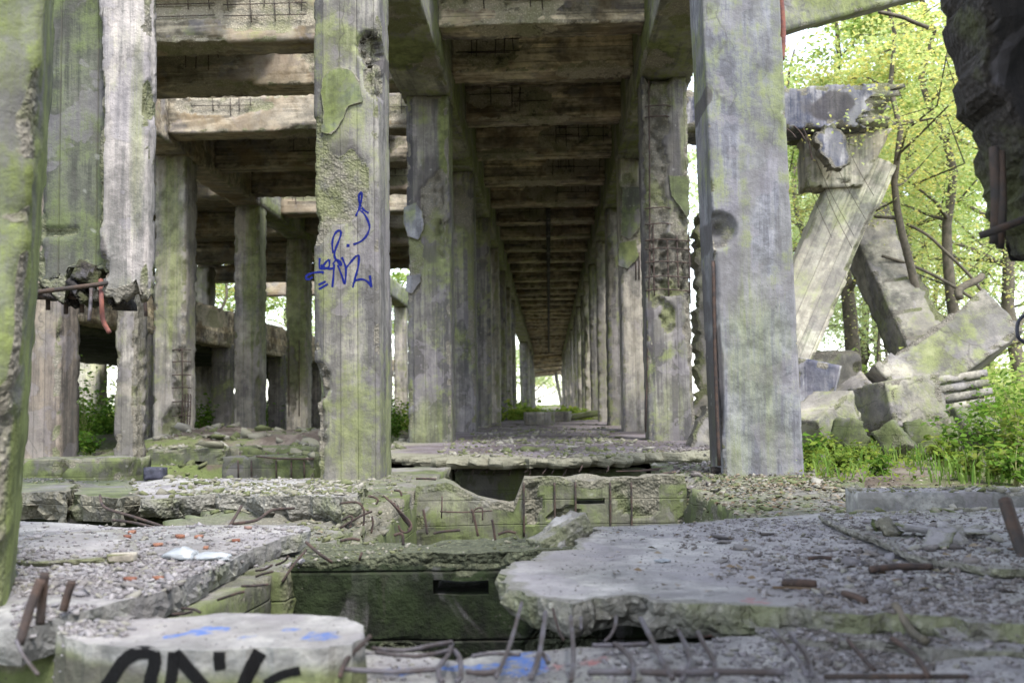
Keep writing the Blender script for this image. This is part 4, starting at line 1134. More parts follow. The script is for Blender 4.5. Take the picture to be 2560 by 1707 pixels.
# thin screed on the right, its cut edge showing
o = slab('screed_sheet', gpts([(2042, 1285), (2300, 1280), (2700, 1274), (2760, 1430), (2480, 1420), (2340, 1398), (2270, 1385), (2180, 1345), (2110, 1318)], .025), .025, .022, M['floor'], seed=89, step=.03, rag=.008, inner=.1, bump=.004, attrs={'paint': none, 'paint_red': none})
tag(o, 'flat grey screed sheet with a straight broken edge on the right slab', 'slab')
o = slab('floor_lip', gpts([(1900, 1560), (2250, 1572), (2700, 1575), (2700, 1640), (2330, 1622), (2200, 1600), (2030, 1592), (1910, 1585)], -.03), -.03, .05, M['floor'], seed=90, step=.03, rag=.015, inner=.08, attrs={'paint': none, 'paint_red': none})
tag(o, 'broken lower lip of concrete under the front of the right slab', 'slab')
a, b_ = G(2148, 1270), G(2640, 1268)
d = b_ - a; ang = math.atan2(d.y, d.x)
o = worn_box('kerb_stone', (0, d.length, 0, .22, -.05, .058), M['floor'], (.04, .04, .03), seed=91, chip=.008, xform=Matrix.Translation((a.x, a.y, 0)) @ Matrix.Rotation(ang, 4, 'Z'), ground=True)
tag(o, 'long straight kerb of concrete lying beside the weeds', 'kerb')
# tilted lump where the two slabs part
a = G(1400, 1345)
xf = Matrix.Translation((a.x, a.y, .0)) @ Matrix.Rotation(R(32), 4, 'Z') @ Matrix.Rotation(R(-24), 4, 'Y')
o = worn_box('tilted_lump', (-.10, .10, -.05, .05, -.04, .05), M['floor'], .012, seed=92, chip=.03, thr=-.5, wave=.015, xform=xf)
tag(o, 'tilted wedge of concrete in the crack at the tip of the right slab', 'concrete lump')

# front ledge with bent bars
zf = -.045
pf = [tuple(G(x, y, zf))[:2] for x, y in ((880, 1598), (960, 1612), (1050, 1605), (1150, 1618), (1250, 1606), (1330, 1612), (1420, 1604), (1500, 1606), (1650, 1600), (1800, 1590), (2000, 1590), (2300, 1580), (2700, 1575))] + [(3.0, 1.9), (3.0, 1.36), (-.33, 1.36), (-.335, 1.7)]
FLv = slab('front_ledge', pf, zf, .28, M['floor'], seed=93, step=.02, rag=.016, inner=.025, bump=.026, flare=.1,
           attrs={'paint': paint_pts([(1300, 1650, zf, .07), (1290, 1628, zf, .05), (1210, 1640, zf, .05), (1000, 1645, zf, .05), (1130, 1640, zf, .04), (1330, 1625, zf, .05)], 1),
                  'paint_red': paint_pts([(1490, 1640, zf, .04), (1400, 1640, zf, .03)], 1)})
tag(FLv, 'rough front ledge of concrete with a comb of bent bars', 'ledge')
worn_box('ledge_wall', (-.30, 3.0, 1.40, 1.72, -1.2, -.33), M['pit_shade'], (.1, .1, .1), FLv, seed=94)
def lbar(pl_, r=.0062, mat='steel'):
    bar([P(x, y, Y) for x, y, Y in pl_], r * random.uniform(.60, .78), M[mat], parent=FLv, ribs=True, k=2)
# long bars from the slab's underside down to the ledge
lbar([(1304, 1505, 2.05), (1290, 1560, 1.90), (1268, 1630, 1.74), (1240, 1692, 1.60)])
lbar([(1364, 1530, 2.0), (1356, 1590, 1.85), (1345, 1650, 1.70), (1328, 1695, 1.60)])
lbar([(1427, 1540, 2.0), (1432, 1600, 1.82), (1434, 1660, 1.68), (1428, 1700, 1.6)])
lbar([(1452, 1542, 2.0), (1453, 1572, 1.95)], .005)
lbar([(1540, 1540, 2.0), (1538, 1565, 1.95), (1525, 1590, 1.92), (1512, 1602, 1.90)], .006)
lbar([(1382, 1520, 2.05), (1395, 1570, 2.0), (1410, 1600, 1.98)], .005, 'rust')
lbar([(1602, 1545, 1.98), (1625, 1590, 1.85), (1655, 1650, 1.72), (1682, 1695, 1.62)], .0068)
lbar([(1695, 1575, 1.95), (1718, 1620, 1.82), (1724, 1655, 1.72), (1705, 1700, 1.62)], .0068)
lbar([(1745, 1580, 1.92), (1765, 1618, 1.82), (1785, 1650, 1.74), (1792, 1690, 1.64)], .0065)
lbar([(1535, 1608, 1.86), (1560, 1625, 1.80), (1582, 1655, 1.72), (1584, 1700, 1.62)], .0065)
lbar([(1930, 1572, 1.9), (1965, 1610, 1.80), (2000, 1655, 1.70), (2018, 1690, 1.64)], .0068)
lbar([(1975, 1588, 1.88), (2005, 1620, 1.80), (2024, 1655, 1.72), (2030, 1690, 1.64)], .0062)
lbar([(2120, 1600, 1.85), (2155, 1640, 1.75), (2185, 1672, 1.68)], .0062, 'rust')
lbar([(2230, 1595, 1.85), (2290, 1640, 1.75), (2320, 1690, 1.64)], .0068, 'rust')
lbar([(1130, 1606, 1.90), (1118, 1640, 1.78), (1098, 1665, 1.70), (1098, 1695, 1.62), (1108, 1704, 1.60)], .0062)
lbar([(1135, 1625, 1.84), (1150, 1645, 1.76), (1152, 1690, 1.65), (1143, 1702, 1.61)], .0062)
lbar([(862, 1672, 1.665), (980, 1678, 1.66), (1060, 1674, 1.66), (1095, 1672, 1.67)], .0075)
lbar([(1165, 1678, 1.66), (1210, 1682, 1.655), (1250, 1676, 1.66)], .007)
lbar([(1470, 1680, 1.66), (1520, 1679, 1.655), (1580, 1680, 1.66)], .0075)
lbar([(1600, 1678, 1.66), (1700, 1682, 1.655), (1800, 1678, 1.66), (1960, 1680, 1.66)], .0078)
lbar([(2060, 1690, 1.66), (2200, 1690, 1.655), (2420, 1690, 1.66)], .0078, 'darksteel')
lbar([(930, 1620, 1.80), (1010, 1625, 1.78), (1080, 1612, 1.82), (1130, 1604, 1.86)], .0065)
lbar([(940, 1630, 1.78), (1040, 1640, 1.75), (1120, 1625, 1.80)], .0065)
lbar([(1180, 1640, 1.76), (1230, 1632, 1.78), (1300, 1636, 1.77)], .006)
lbar([(1480, 1612, 1.86), (1560, 1612, 1.86), (1620, 1608, 1.87)], .0062)
lbar([(1352, 1628, 1.80), (1362, 1640, 1.76), (1370, 1655, 1.73)], .006)
lbar([(850, 1690, 1.63), (865, 1650, 1.70), (905, 1610, 1.72), (925, 1590, 1.74)], .006, 'rust')

# front-left block with black lettering
pb = gpts([(140, 1562), (250, 1545), (400, 1548), (560, 1532), (770, 1533), (870, 1542), (905, 1560), (908, 1590), (880, 1612), (800, 1622), (640, 1622), (420, 1622), (280, 1612), (170, 1590)], .01)
BLK = slab('lettered_block', pb, .01, .34, M['floor'], seed=95, step=.018, rag=.010, inner=.03, bump=.008, flare=.02, edge_rough=.03, side=.25,
           attrs={'paint': paint_pts([(430, 1585, .01, .03), (510, 1575, .01, .05), (560, 1572, .01, .035), (740, 1572, .01, .03), (620, 1590, .01, .02), (800, 1592, .01, .05), (840, 1585, .01, .03)], 1), 'paint_red': none,
                  'green': lambda V: sstep(.0, -.03, V[:, 2]) * 1.15, 'dark_mark': lambda V: sstep(-.02, -.05, V[:, 2]) * sstep(-.58, -.70, V[:, 0]) * 1.1})
tag(BLK, 'front left concrete block with black painted letters and blue paint stains', 'concrete block')
worn_box('block_footing', (-.85, -.32, 1.62, 1.95, -1.2, -.335), M['pit_shade'], (.06, .06, .08), BLK, seed=96)
def bvh_of(o):
    me = o.data
    off = np.array(world_loc(o))
    return BVHTree.FromPolygons([tuple(np.array(v.co) + off) for v in me.vertices], [tuple(p.vertices) for p in me.polygons])
def ribbon(strokes, width, name, mat, parent, bvh, lift=.0025, step=6):
    """painted strokes: thin strips laid onto the surface, seen from the painter's side"""
    L_ = []
    for st in strokes:
        w_ = st[1] if isinstance(st, tuple) else width
        st = st[0] if isinstance(st, tuple) else st
        sp = smooth_path([(x, y, 0) for x, y in st], 6)
        n = len(sp)
        V, F = [], []
        K = 5
        for i, p in enumerate(sp):
            t = (sp[min(i + 1, n - 1)] - sp[max(i - 1, 0)])
            t = t.normalized() if t.length > 1e-6 else Vector((1, 0, 0))
            nn = Vector((-t.y, t.x, 0))
            ww = w_ * (.62 + .45 * abs(math.sin(i * .31 + w_)) + .22 * random.random()) if w_ < 15 else w_ * (.95 + .1 * random.random())
            for k in range(K):
                q = p + nn * ww * (k / (K - 1) - .5)
                d = ray(q.x, q.y).normalized()
                h = bvh.ray_cast(CAM, d)
                hit = h[0] if h[0] is not None else P(q.x, q.y, 6.6)
                V.append(hit - d * lift)
        for i in range(n - 1):
            for k in range(K - 1):
                a = i * K + k
                vs = [V[a], V[a + 1], V[a + K + 1], V[a + K]]
                ys_ = [v.y for v in vs]
                if max(ys_) - min(ys_) < .05: F.append([a, a + 1, a + K + 1, a + K])
        L_.append((np.array([tuple(v) for v in V]), F))
    V, F = join_geo(L_)
    return mk(name, V, F, mat, parent)
def z7(l): return [(x / 2.613, 1180 + y / 2.613) for x, y in l]
ribbon([(z7([(690, 1400), (740, 1330), (800, 1240), (880, 1185), (960, 1175), (1010, 1200), (1005, 1270), (985, 1340), (975, 1420)]), 33),
        (z7([(1135, 1172), (1130, 1250), (1120, 1340), (1100, 1420)]), 30), (z7([(1140, 1175), (1200, 1250), (1280, 1340), (1350, 1420)]), 32),
        (z7([(1432, 1170), (1432, 1230), (1440, 1290)]), 30), (z7([(1700, 1170), (1660, 1240), (1610, 1340), (1580, 1420)]), 35),
        (z7([(1730, 1385), (1800, 1340), (1880, 1310), (1960, 1295)]), 22)], 32, 'painted_letters', M['black_ink'], BLK, bvh_of(BLK), .002)
def z4(l): return [(700 + x / 2.85, 450 + y / 2.85) for x, y in l]
ribbon([z4(s) for s in ([(540, 258), (562, 205), (578, 150), (583, 105), (574, 88), (562, 120), (570, 178), (600, 216), (632, 236)],
                        [(565, 205), (610, 258), (638, 330), (620, 390), (580, 435), (523, 460)],
                        [(380, 520), (372, 470), (378, 415), (400, 372), (428, 360), (434, 385), (420, 430), (396, 490), (388, 540), (405, 575), (432, 606), (436, 590), (402, 570), (376, 600)],
                        [(283, 556), (285, 632), (330, 582), (350, 566)], [(290, 606), (340, 632), (384, 628)], [(352, 566), (346, 622), (288, 633)],
                        [(386, 600), (380, 690), (373, 764)], [(412, 606), (440, 680), (462, 738), (470, 650), (462, 600), (440, 550)],
                        [(470, 628), (500, 590), (540, 545), (562, 545), (556, 620), (535, 700), (518, 766)], [(520, 742), (545, 714), (590, 708), (630, 730), (652, 764)], [(640, 680), (652, 764)],
                        [(232, 690), (210, 706), (185, 702), (190, 682), (230, 663), (302, 655), (303, 668)], [(275, 747), (326, 722)], [(278, 777), (342, 740)])]
       + [(z4([(474, 467), (496, 467)]), 9)], 5.0, 'graffiti_tag', M['blue_ink'], L, bvh_of(L), .002)

# ledge across the left bay: two rounded blocks and a broken slab
def gp2(lst, z=0.0): return gpts(lst, z)
o = slab('broken_ledge', gp2([(285, 1200), (420, 1198), (600, 1198), (780, 1196), (900, 1204), (905, 1240), (860, 1256), (760, 1250), (620, 1245), (540, 1235), (430, 1244), (330, 1240)]) , 0.0, .10, M['floor'], seed=97, step=.04, rag=.04, inner=.08, bump=.03, flare=.4, attrs={'paint': none, 'paint_red': none})
tag(o, 'long broken ledge with gravel on top, left of the trench', 'ledge')
o = slab('ledge_block', gp2([(-140, 1206), (60, 1200), (180, 1200), (186, 1232), (170, 1242), (60, 1238), (-140, 1236)]), .01, .13, M['pit'], seed=98, step=.04, rag=.02, inner=.06, bump=.02, flare=.3)
tag(o, 'rounded mossy block at the far left end of the broken ledge', 'concrete block')
o = slab('ledge_block', gp2([(192, 1202), (290, 1202), (330, 1206), (345, 1240), (300, 1254), (200, 1240)]), .005, .12, M['pit'], seed=99, step=.04, rag=.02, inner=.06, bump=.02, flare=.3)
tag(o, 'second mossy block on the broken ledge, beside the crack', 'concrete block')
ly = G(600, 1240).y
o = worn_box('ledge_wall', (-4.2, -1.67, ly + .25, ly + .6, -1.2, -.10), M['pit_shade'], (.08, .1, .08), seed=100)
tag(o, 'dark shuttered wall in the gap under the broken ledge', 'wall')
bar([P(250, 1238, 4.2), P(262, 1268, 4.0), P(330, 1290, 3.8), P(420, 1320, 3.6)], .0058, M['rust'], 'loose_bar')
tag(bpy.context.scene.objects['loose_bar'], 'bent rusty bar sticking up left of the gap under the ledge', 'bar')
ob_ = bar([P(282, 1300, 3.9), P(330, 1305, 3.8), P(400, 1322, 3.5)], .0058, M['rust'], 'loose_bar'); tag(ob_, 'straight rusty bar lying on the back edge of the lower left slab', 'bar')
ob_ = bar([P(575, 1310, 3.55), P(640, 1300, 3.7), P(680, 1275, 3.9), P(735, 1270, 4.1)], .0058, M['rust'], 'loose_bar'); tag(ob_, 'bent rusty bar crossing the gap near the slab corner', 'bar')
ob_ = bar([P(575, 1312, 3.5), P(592, 1285, 3.7), P(604, 1264, 4.0)], .0058, M['rust'], 'loose_bar'); tag(ob_, 'short upright rusty bar in the gap under the ledge', 'bar')
# upper-left low walls
YW = 11.2
def boxpx(name, pts4, Y, dy, mat, seed, label, cat, zb=-.6, cell=.05, chip=.05, **kw):
    a, b2 = P(pts4[0], pts4[1], Y), P(pts4[2], pts4[3], Y)
    o = worn_box(name, (a.x, b2.x, Y, Y + dy, zb, a.z), mat, cell, seed=seed, chip=chip, **kw)
    return tag(o, label, cat)
p0, p1 = P(466, 1153, YW), P(512, 1161, YW)
a, b2 = P(366, 1122, YW), P(560, 1195, YW)
o = wall_slot('low_wall', (a.x, b2.x, YW, YW + .5, -1.0, a.z), (p0.x, p1.x, p1.z, p0.z), M['pit'], (.05, .1, .035), 101, None, chip=.04, rough=.01)
tag(o, 'low grey-green wall with a narrow slot, behind the broken ledge', 'wall')
o = boxpx('low_wall', (560, 1118, 792, 1195), YW + .25, .6, M['pit'], 102, 'low mossy wall with exposed vertical bars, left of the graffiti column', 'wall', -1.0, ground=True)
for x in (600, 625, 665, 695, 720, 755): bar([P(x, 1130, YW + .24), P(x + 1, 1195, YW + .23)], .010, M['rust'], parent=o)
o2 = boxpx('low_wall', (555, 1142, 785, 1195), 10.4, .5, M['pit'], 103, 'lower mossy step in front of the wall with vertical bars', 'wall', -1.0, ground=True)
for x in (595, 628, 690, 728, 760): bar([P(x, 1150, 10.395), P(x + 1, 1200, 10.39)], .009, M['rust'], parent=o2)
bar([P(640, 1140, 10.38), P(700, 1146, 10.37), P(785, 1147, 10.38)], .010, M['rust'], parent=o2)
boxpx('low_wall', (40, 1148, 150, 1200), 9.6, .6, M['pit'], 104, 'mossy plinth block in front of the brown column', 'wall', -1.0)
boxpx('low_wall', (155, 1146, 320, 1200), 9.3, .55, M['pit'], 105, 'mossy rounded block right of the brown column foot', 'wall', -1.0, chip=.09)
# ------------------------------------------------------------------ fallen concrete at the right
def vplate(name, px, Y, th, mat, seed, label, cat, rag=.03, step=.05, rotz=0, parent=None, inner=None, lean=0.0, bump=.02, **kw):
    pp = [P(x, y, Y) for x, y in px]
    V, F, br = slab_geo([(p.x, p.z) for p in pp], th, step=step, seed=seed, rag=rag, bump=bump, flare=.05, edge_rough=.12, inner=inner, **kw)
    V = V @ np.array([[1, 0, 0], [0, 0, -1], [0, 1, 0]], float).T
    c = np.array([V[:, 0].mean(), 0, V[:, 2].min()])
    V = V - c
    if lean: V = V @ np.array(Matrix.Rotation(R(lean), 3, 'X')).T
    if rotz: V = V @ np.array(Matrix.Rotation(R(rotz), 3, 'Z')).T
    V = V + c + np.array([0, Y, 0])
    o = mk(name, V, F, mat, parent, {'broken': br})
    return tag(o, label, cat) if parent is None else o
YP = 12.0
def axis_box(name, A, B, wd, dp, mat, seed, label, cat, cell=.05, roll=0, **kw):
    A, B = Vector(A), Vector(B); d = B - A
    z = d.normalized(); x = Vector((1, 0, 0)); x = (x - z * x.dot(z)).normalized(); y = z.cross(x)
    m = Matrix((x, y, z)).transposed().to_4x4(); m.translation = A
    m = m @ Matrix.Rotation(R(roll), 4, 'Z')
    V, F = boxgrid(-wd / 2, wd / 2, -dp / 2, dp / 2, 0, d.length, cell3(cell))
    mk_ = kw.pop('marks', ())
    V, br = weather(V, (-wd / 2, wd / 2, -dp / 2, dp / 2, 0, d.length), seed, **kw)
    at = {'broken': br}
    if mk_: at.update(mark_attrs(V @ np.array(m.to_3x3()).T + np.array(m.to_translation()), mk_, seed))
    o = link(name, raw_mesh(name, V, F, mat, at))
    o.matrix_world = m
    return tag(o, label, cat)
def adopt(child, parent):
    bpy.context.view_layer.update()
    mw = child.matrix_world.copy(); child.parent = parent
    child.matrix_parent_inverse = parent.matrix_world.inverted(); child.matrix_world = mw
o = axis_box('tall_concrete_panel', P(1868, 1085, 12.2), P(2168, 395, 12.2), .66, .36, M['panel'], 120, 'tall pale leaning panel with diagonal streaks behind the leaning column', 'concrete panel', chip=.03,
             bites=[((.33, -.18, 2.6), (.08, .2, .5), .06)], marks=[('dark_mark', 2110, 420, 12.1, 70, 40, .35), ('green', 2030, 520, 12.1, 60, 90, .5)])
ph_ = worn_box('panel_head', (P(2014, 500, YP).x, P(2236, 500, YP).x, YP - .06, YP + .34, P(2100, 470, YP).z, P(2100, 325, YP).z), M['panel'], .04, None, seed=119, chip=.05,
         prof=lambda V, b: np.c_[V[:, 0] + (V[:, 2] - b[5]) * np.where(V[:, 0] > (b[0] + b[1]) / 2, .55, .0), V[:, 1], V[:, 2]])
adopt(ph_, o)
for k, (x, y, dx, dy, mt) in enumerate(((2040, 400, 95, 190, 'darksteel'), (2085, 400, 80, 150, 'darksteel'), (2060, 470, 70, 150, 'rust'), (2125, 380, 60, 110, 'darksteel'), (2020, 455, 60, 140, 'darksteel'))):
    adopt(bar([P(x, y, YP - .10), P(x + dx * .4, y + dy * .45, YP - .08), P(x + dx, y + dy, YP - .09)], .0035, M[mt], 'hanging_wire', None, k=3, sides=4), o)
pa_ = P(1700, 325, YP - .3); pb_ = P(2262, 325, YP - .3)
bm = worn_box('tarred_beam', (pa_.x, pb_.x, YP - .3, YP + .35, P(2050, 322, YP - .3).z, P(2050, 212, YP - .3).z), M['bluegrey'], (.04, .06, .035), seed=121, chip=.06, thr=-.3, jags=[(0, 1, .45, .35)],
              marks=[('dark_mark', 2080, 265, 11.7, 60, 40, .8), ('dark_mark', 2220, 310, 11.7, 50, 40, .9), ('dark_mark', 2010, 240, 11.7, 25, 50, .5)])
tag(bm, 'crumbling tar-smeared beam resting on top of the leaning panel', 'beam')
vplate('broken_lump', [(2038, 330), (2082, 312), (2112, 345), (2126, 392), (2108, 428), (2082, 415), (2052, 372)], YP - .45, .22, M['bluegrey'], 122, '', '', rag=.04, step=.03, parent=bm)
for (x0_, y0_, x1_, y1_) in ((1985, 315, 2012, 350), (2008, 320, 2030, 400), (1960, 318, 1990, 345)):
    bar([P(x0_, y0_, 11.7), P((x0_ + x1_) / 2 + 4, (y0_ + y1_) / 2, 11.65), P(x1_, y1_, 11.6)], .008, M['rust'], parent=bm)
vplate('beam_rubble', [(1700, 322), (1960, 322), (2020, 335), (2000, 345), (1960, 338), (1700, 345)], YP + .1, .4, M['block'], 123, '', '', rag=.03, parent=bm)
axis_box('fallen_column', P(2340, 935, 12.0), P(2150, 545, 13.4), .62, .5, M['block'], 124, 'fallen pale column propped against the leaning panel', 'column', chip=.035,
         bites=[((.3, -.25, 1.2), (.12, .2, 1.2), .08), ((-.2, -.25, .8), (.25, .1, .03), .03), ((0, -.25, 1.3), (.25, .1, .03), .03), ((-.1, -.25, .4), (.25, .1, .025), .03)])
axis_box('tilted_block', P(2200, 1005, 11.2), P(2468, 818, 11.5), .62, .95, M['block'], 125, 'massive tilted block with a crumbled upper edge among the weeds', 'concrete block', cell=.035, chip=.04, thr=-.1,
         bites=[((-.31, -.3, .8), (.10, .35, .7), .05)])
xf = Matrix.Translation((P(2235, 1050, 9.9).x, 9.9, .14)) @ Matrix.Rotation(R(16), 4, 'Z') @ Matrix.Rotation(R(-7), 4, 'Y') @ Matrix.Rotation(R(-6), 4, 'X')
o = worn_box('ribbed_block', (0, .62, 0, .7, 0, .46), M['block'], .03, seed=126, chip=.045, thr=-.1, wave=.01, xform=xf)
for k in range(4):
    worn_box('rib', (.63, 1.25, .06 + .01 * k, .66, .07 + .095 * k, .145 + .095 * k), M['block'], .04, o, seed=127 + k, chip=.02, xform=xf)
worn_box('rib_core', (.60, 1.18, .12, .6, .03, .43), M['pit'], .08, o, seed=131, chip=.02, xform=xf)
tag(o, 'broken block with a ribbed end lying in the weeds', 'concrete block')
xf = Matrix.Translation(P(2062, 1040, 9.3)) @ Matrix.Rotation(R(38), 4, 'Z') @ Matrix.Rotation(R(-26), 4, 'Y')
tag(worn_box('wedge_block', (-.36, .24, -.2, .24, -.16, .14), M['block'], .025, seed=132, chip=.03, thr=-.1, xform=xf), 'wedge-shaped block sloping down beside the leaning column', 'concrete block')
xf = Matrix.Translation(P(2042, 940, 10.8)) @ Matrix.Rotation(R(-20), 4, 'Z') @ Matrix.Rotation(R(14), 4, 'Y')
tag(worn_box('grey_block', (-.22, .22, -.2, .2, -.5, .16), M['bluegrey'], .04, seed=133, chip=.05, xform=xf), 'blue-grey block wedged behind the wedge-shaped block', 'concrete block')
xf = Matrix.Translation(P(2060, 900, 12.6)) @ Matrix.Rotation(R(10), 4, 'Z')
tag(worn_box('back_block', (-.45, .4, -.2, .3, -.9, .12), M['block'], .06, seed=134, chip=.07, thr=-.3, xform=xf), 'pale block half hidden at the back of the fallen heap', 'concrete block')
for k, (x, y, Y, sx, sy, sz, rz, ry, nm) in enumerate(((2170, 1005, 11.0, .5, .4, .3, 30, 20, 'broken cream lump at the foot of the tilted block'), (2250, 980, 11.2, .45, .35, .3, -15, 10, 'cracked lump leaning on the tilted block'),
        (2130, 1075, 8.6, .22, .25, .16, 20, 8, 'small dark lump below the wedge-shaped block'), (2330, 1085, 8.9, .4, .3, .24, -25, -6, 'dark shaded lump under the ribbed block'), (2230, 1090, 8.4, .26, .22, .15, 50, 5, 'low mossy lump in the hollow between weeds'),
        (2430, 1075, 9.2, .4, .3, .25, 10, 4, 'lump of concrete behind the tall weeds'))):
    xf = Matrix.Translation(P(x, y, Y)) @ Matrix.Rotation(R(rz), 4, 'Z') @ Matrix.Rotation(R(ry * 2.2), 4, 'Y') @ Matrix.Rotation(R(35 - 17 * k), 4, 'X')
    tag(worn_box('rubble_lump', (-sx / 2, sx / 2, -sy / 2, sy / 2, -sz / 2 - .1, sz / 2), M['block'] if k < 2 else M['pit'], .035, seed=140 + k, chip=.045, thr=-.1, wave=.025, bites=[((sx / 2, -sy / 2, sz / 2), (sx * .5, sy * .5, sz * .5), .07)], xform=xf), nm, 'concrete lump')
# rubble outside the right corridor row
vplate('slumped_rubble_slab', [(1715, 1160), (1738, 1060), (1765, 1010), (1790, 1020), (1800, 1165)], 9.4, .5, M['block'], 150, 'crumbled slab slumped behind the leaning column', 'slab', rag=.04)
vplate('rubble_pier', [(1738, 1100), (1742, 560), (1760, 520), (1790, 640), (1800, 1100)], 13.2, .5, M['block'], 151, 'ragged pier of masonry behind the leaning column', 'pier', rag=.06)

# stones in the corridor
for k, (x, y, sx, sy, sz, rz, nm) in enumerate(((1350, 1062, .62, .4, .26, 4, 'flat pinkish block lying in the middle of the corridor'), (1395, 1054, .5, .4, .24, -12, 'second block lying behind the first in the corridor'), (1462, 1052, .9, .5, .12, -10, 'mossy tilted slab at the right of the corridor'))):
    q = G(x, y)
    xf = Matrix.Translation((q.x, q.y, .0)) @ Matrix.Rotation(R(rz), 4, 'Z') @ Matrix.Rotation(R(0 if k < 2 else -8), 4, 'Y')
    tag(worn_box('corridor_block', (-sx / 2, sx / 2, 0, sy, -.03 + (.1 if k == 2 else 0), sz + (.1 if k == 2 else 0)), M['col_pale'] if k < 2 else M['pit'], .05, seed=155 + k, chip=.05, xform=xf), nm, 'concrete block')

# ------------------------------------------------------------------ ground lookup for everything that lies about
GV, GF = join_geo(GROUND)
GB = BVHTree.FromPolygons([tuple(v) for v in GV], GF)
def zat(x, y, zs=.8):
    h = GB.ray_cast(Vector((x, y, zs)), Vector((0, 0, -1)))
    return h[0].z if h[0] is not None else -.1

# ------------------------------------------------------------------ vegetation
def leaf_geo(C, size, seed, elong=1.6, droop=.5, up=.4):
    """flat diamond leaves folded along the midrib, at points C"""
    r = np.random.default_rng(seed)
    n = len(C)
    s = size * r.uniform(.6, 1.3, n)
    a = r.uniform(0, 2 * math.pi, n)
    t = np.stack([np.cos(a), np.sin(a), r.normal(-.25, .45, n) * droop * 2], 1); t /= np.linalg.norm(t, axis=1, keepdims=True)
    nn = np.stack([r.normal(0, .6, n), r.normal(0, .6, n), np.full(n, 1.0) * (up + .5)], 1)
    b = np.cross(nn, t); b /= np.linalg.norm(b, axis=1, keepdims=True)
    nn = np.cross(t, b)
    L_, W = (s * elong)[:, None], (s * .5)[:, None]
    v0 = C; v1 = C + t * L_ * .45 + b * W + nn * W * .35; v2 = C + t * L_; v3 = C + t * L_ * .45 - b * W + nn * W * .35
    V = np.stack([v0, v1, v2, v3], 1).reshape(-1, 3)
    F = np.arange(4 * n).reshape(n, 4)
    return V, F
def make_tree(name, base, H, rad, nleaf, seed, label, leafmat, tr=.12, lean=(0, 0), low=.25, leaf=.075, group='trees', limbs=14, clump=.5, multi=1):
    r = np.random.default_rng(seed); rd = random.Random(seed)
    root = empty(name, base)
    G_ = []; tips = []
    B = Vector(base)
    for m in range(multi):
        off = Vector((rd.uniform(-.3, .3), rd.uniform(-.3, .3), 0)) * (multi > 1)
        ln = Vector((lean[0] + rd.uniform(-.15, .15) * (multi > 1), lean[1] + rd.uniform(-.15, .15) * (multi > 1), 0))
        pts = []
        n = 9
        for k in range(n + 1):
            t = k / n
            pts.append(B + off + Vector((0, 0, H * t * .9 - .2 * (k == 0))) + ln * H * t + Vector((rd.uniform(-1, 1), rd.uniform(-1, 1), 0)) * .04 * H * t)
        rr = [tr / math.sqrt(multi) * (1 - .85 * k / n) + .01 for k in range(n + 1)]
        sp = smooth_path(pts, 2)
        rs = list(np.interp(np.linspace(0, 1, len(sp)), np.linspace(0, 1, n + 1), rr))
        G_.append(tube_geo(sp, rs, 7))
        for k in range(limbs // multi):
            t = low + (1 - low) * (k + rd.random()) / (limbs // multi)
            t = min(t, .98)
            i = t * n; i0 = int(i)
            p = pts[i0].lerp(pts[min(i0 + 1, n)], i - i0)
            az_ = rd.uniform(0, 2 * math.pi)
            ln_ = rad * rd.uniform(.55, 1.1) * math.sin(math.pi * min(1, .25 + .7 * t)) ** .6
            dr = Vector((math.cos(az_), math.sin(az_), rd.uniform(.1, .8)))
            q = [p]
            for j in range(1, 5):
                q.append(p + dr * ln_ * j / 4 + Vector((rd.uniform(-1, 1), rd.uniform(-1, 1), rd.uniform(-1, .6))) * .07 * ln_ * j)
            r0 = max(.012, np.interp(t, np.linspace(0, 1, n + 1), rr) * .5)
            G_.append(tube_geo(q, [r0, r0 * .75, r0 * .5, r0 * .3, .006], 5, False))
            for j in range(1, 5): tips.append((q[j], ln_ * .16 * j))
            for z in range(3):
                c0 = q[rd.choice((2, 3, 4))]
                e_ = c0 + Vector((rd.uniform(-1, 1), rd.uniform(-1, 1), rd.uniform(-.5, .8))) * ln_ * .45
                mid = c0.lerp(e_, .5) + Vector((rd.uniform(-1, 1), rd.uniform(-1, 1), rd.uniform(-1, 1))) * .05
                G_.append(tube_geo([c0, mid, e_], [r0 * .3, r0 * .2, .004], 4, False))
                tips.append((e_, ln_ * .3)); tips.append((mid, ln_ * .2))
    V, F = join_geo(G_)
    mk('trunk', V, F, M['bark'], root, smooth=True)
    C = []
    wts = np.array([max(.15, s_) for _, s_ in tips]); wts /= wts.sum()
    idx = r.choice(len(tips), nleaf, p=wts)
    cen = np.array([tuple(t_[0]) for t_ in tips])[idx]
    sg = np.array([max(.12, t_[1]) for t_ in tips])[idx]
    C = cen + r.normal(0, 1, (nleaf, 3)) * sg[:, None] * clump * .72 * np.array([1.2, 1.2, .55])
    V, F = leaf_geo(C, leaf, seed)
    mk('crown', V, F, leafmat, root)
    return tag(root, label, 'tree', group)
def gxy(px, Y): 
    p = P(px, 1000, Y); return p.x, Y
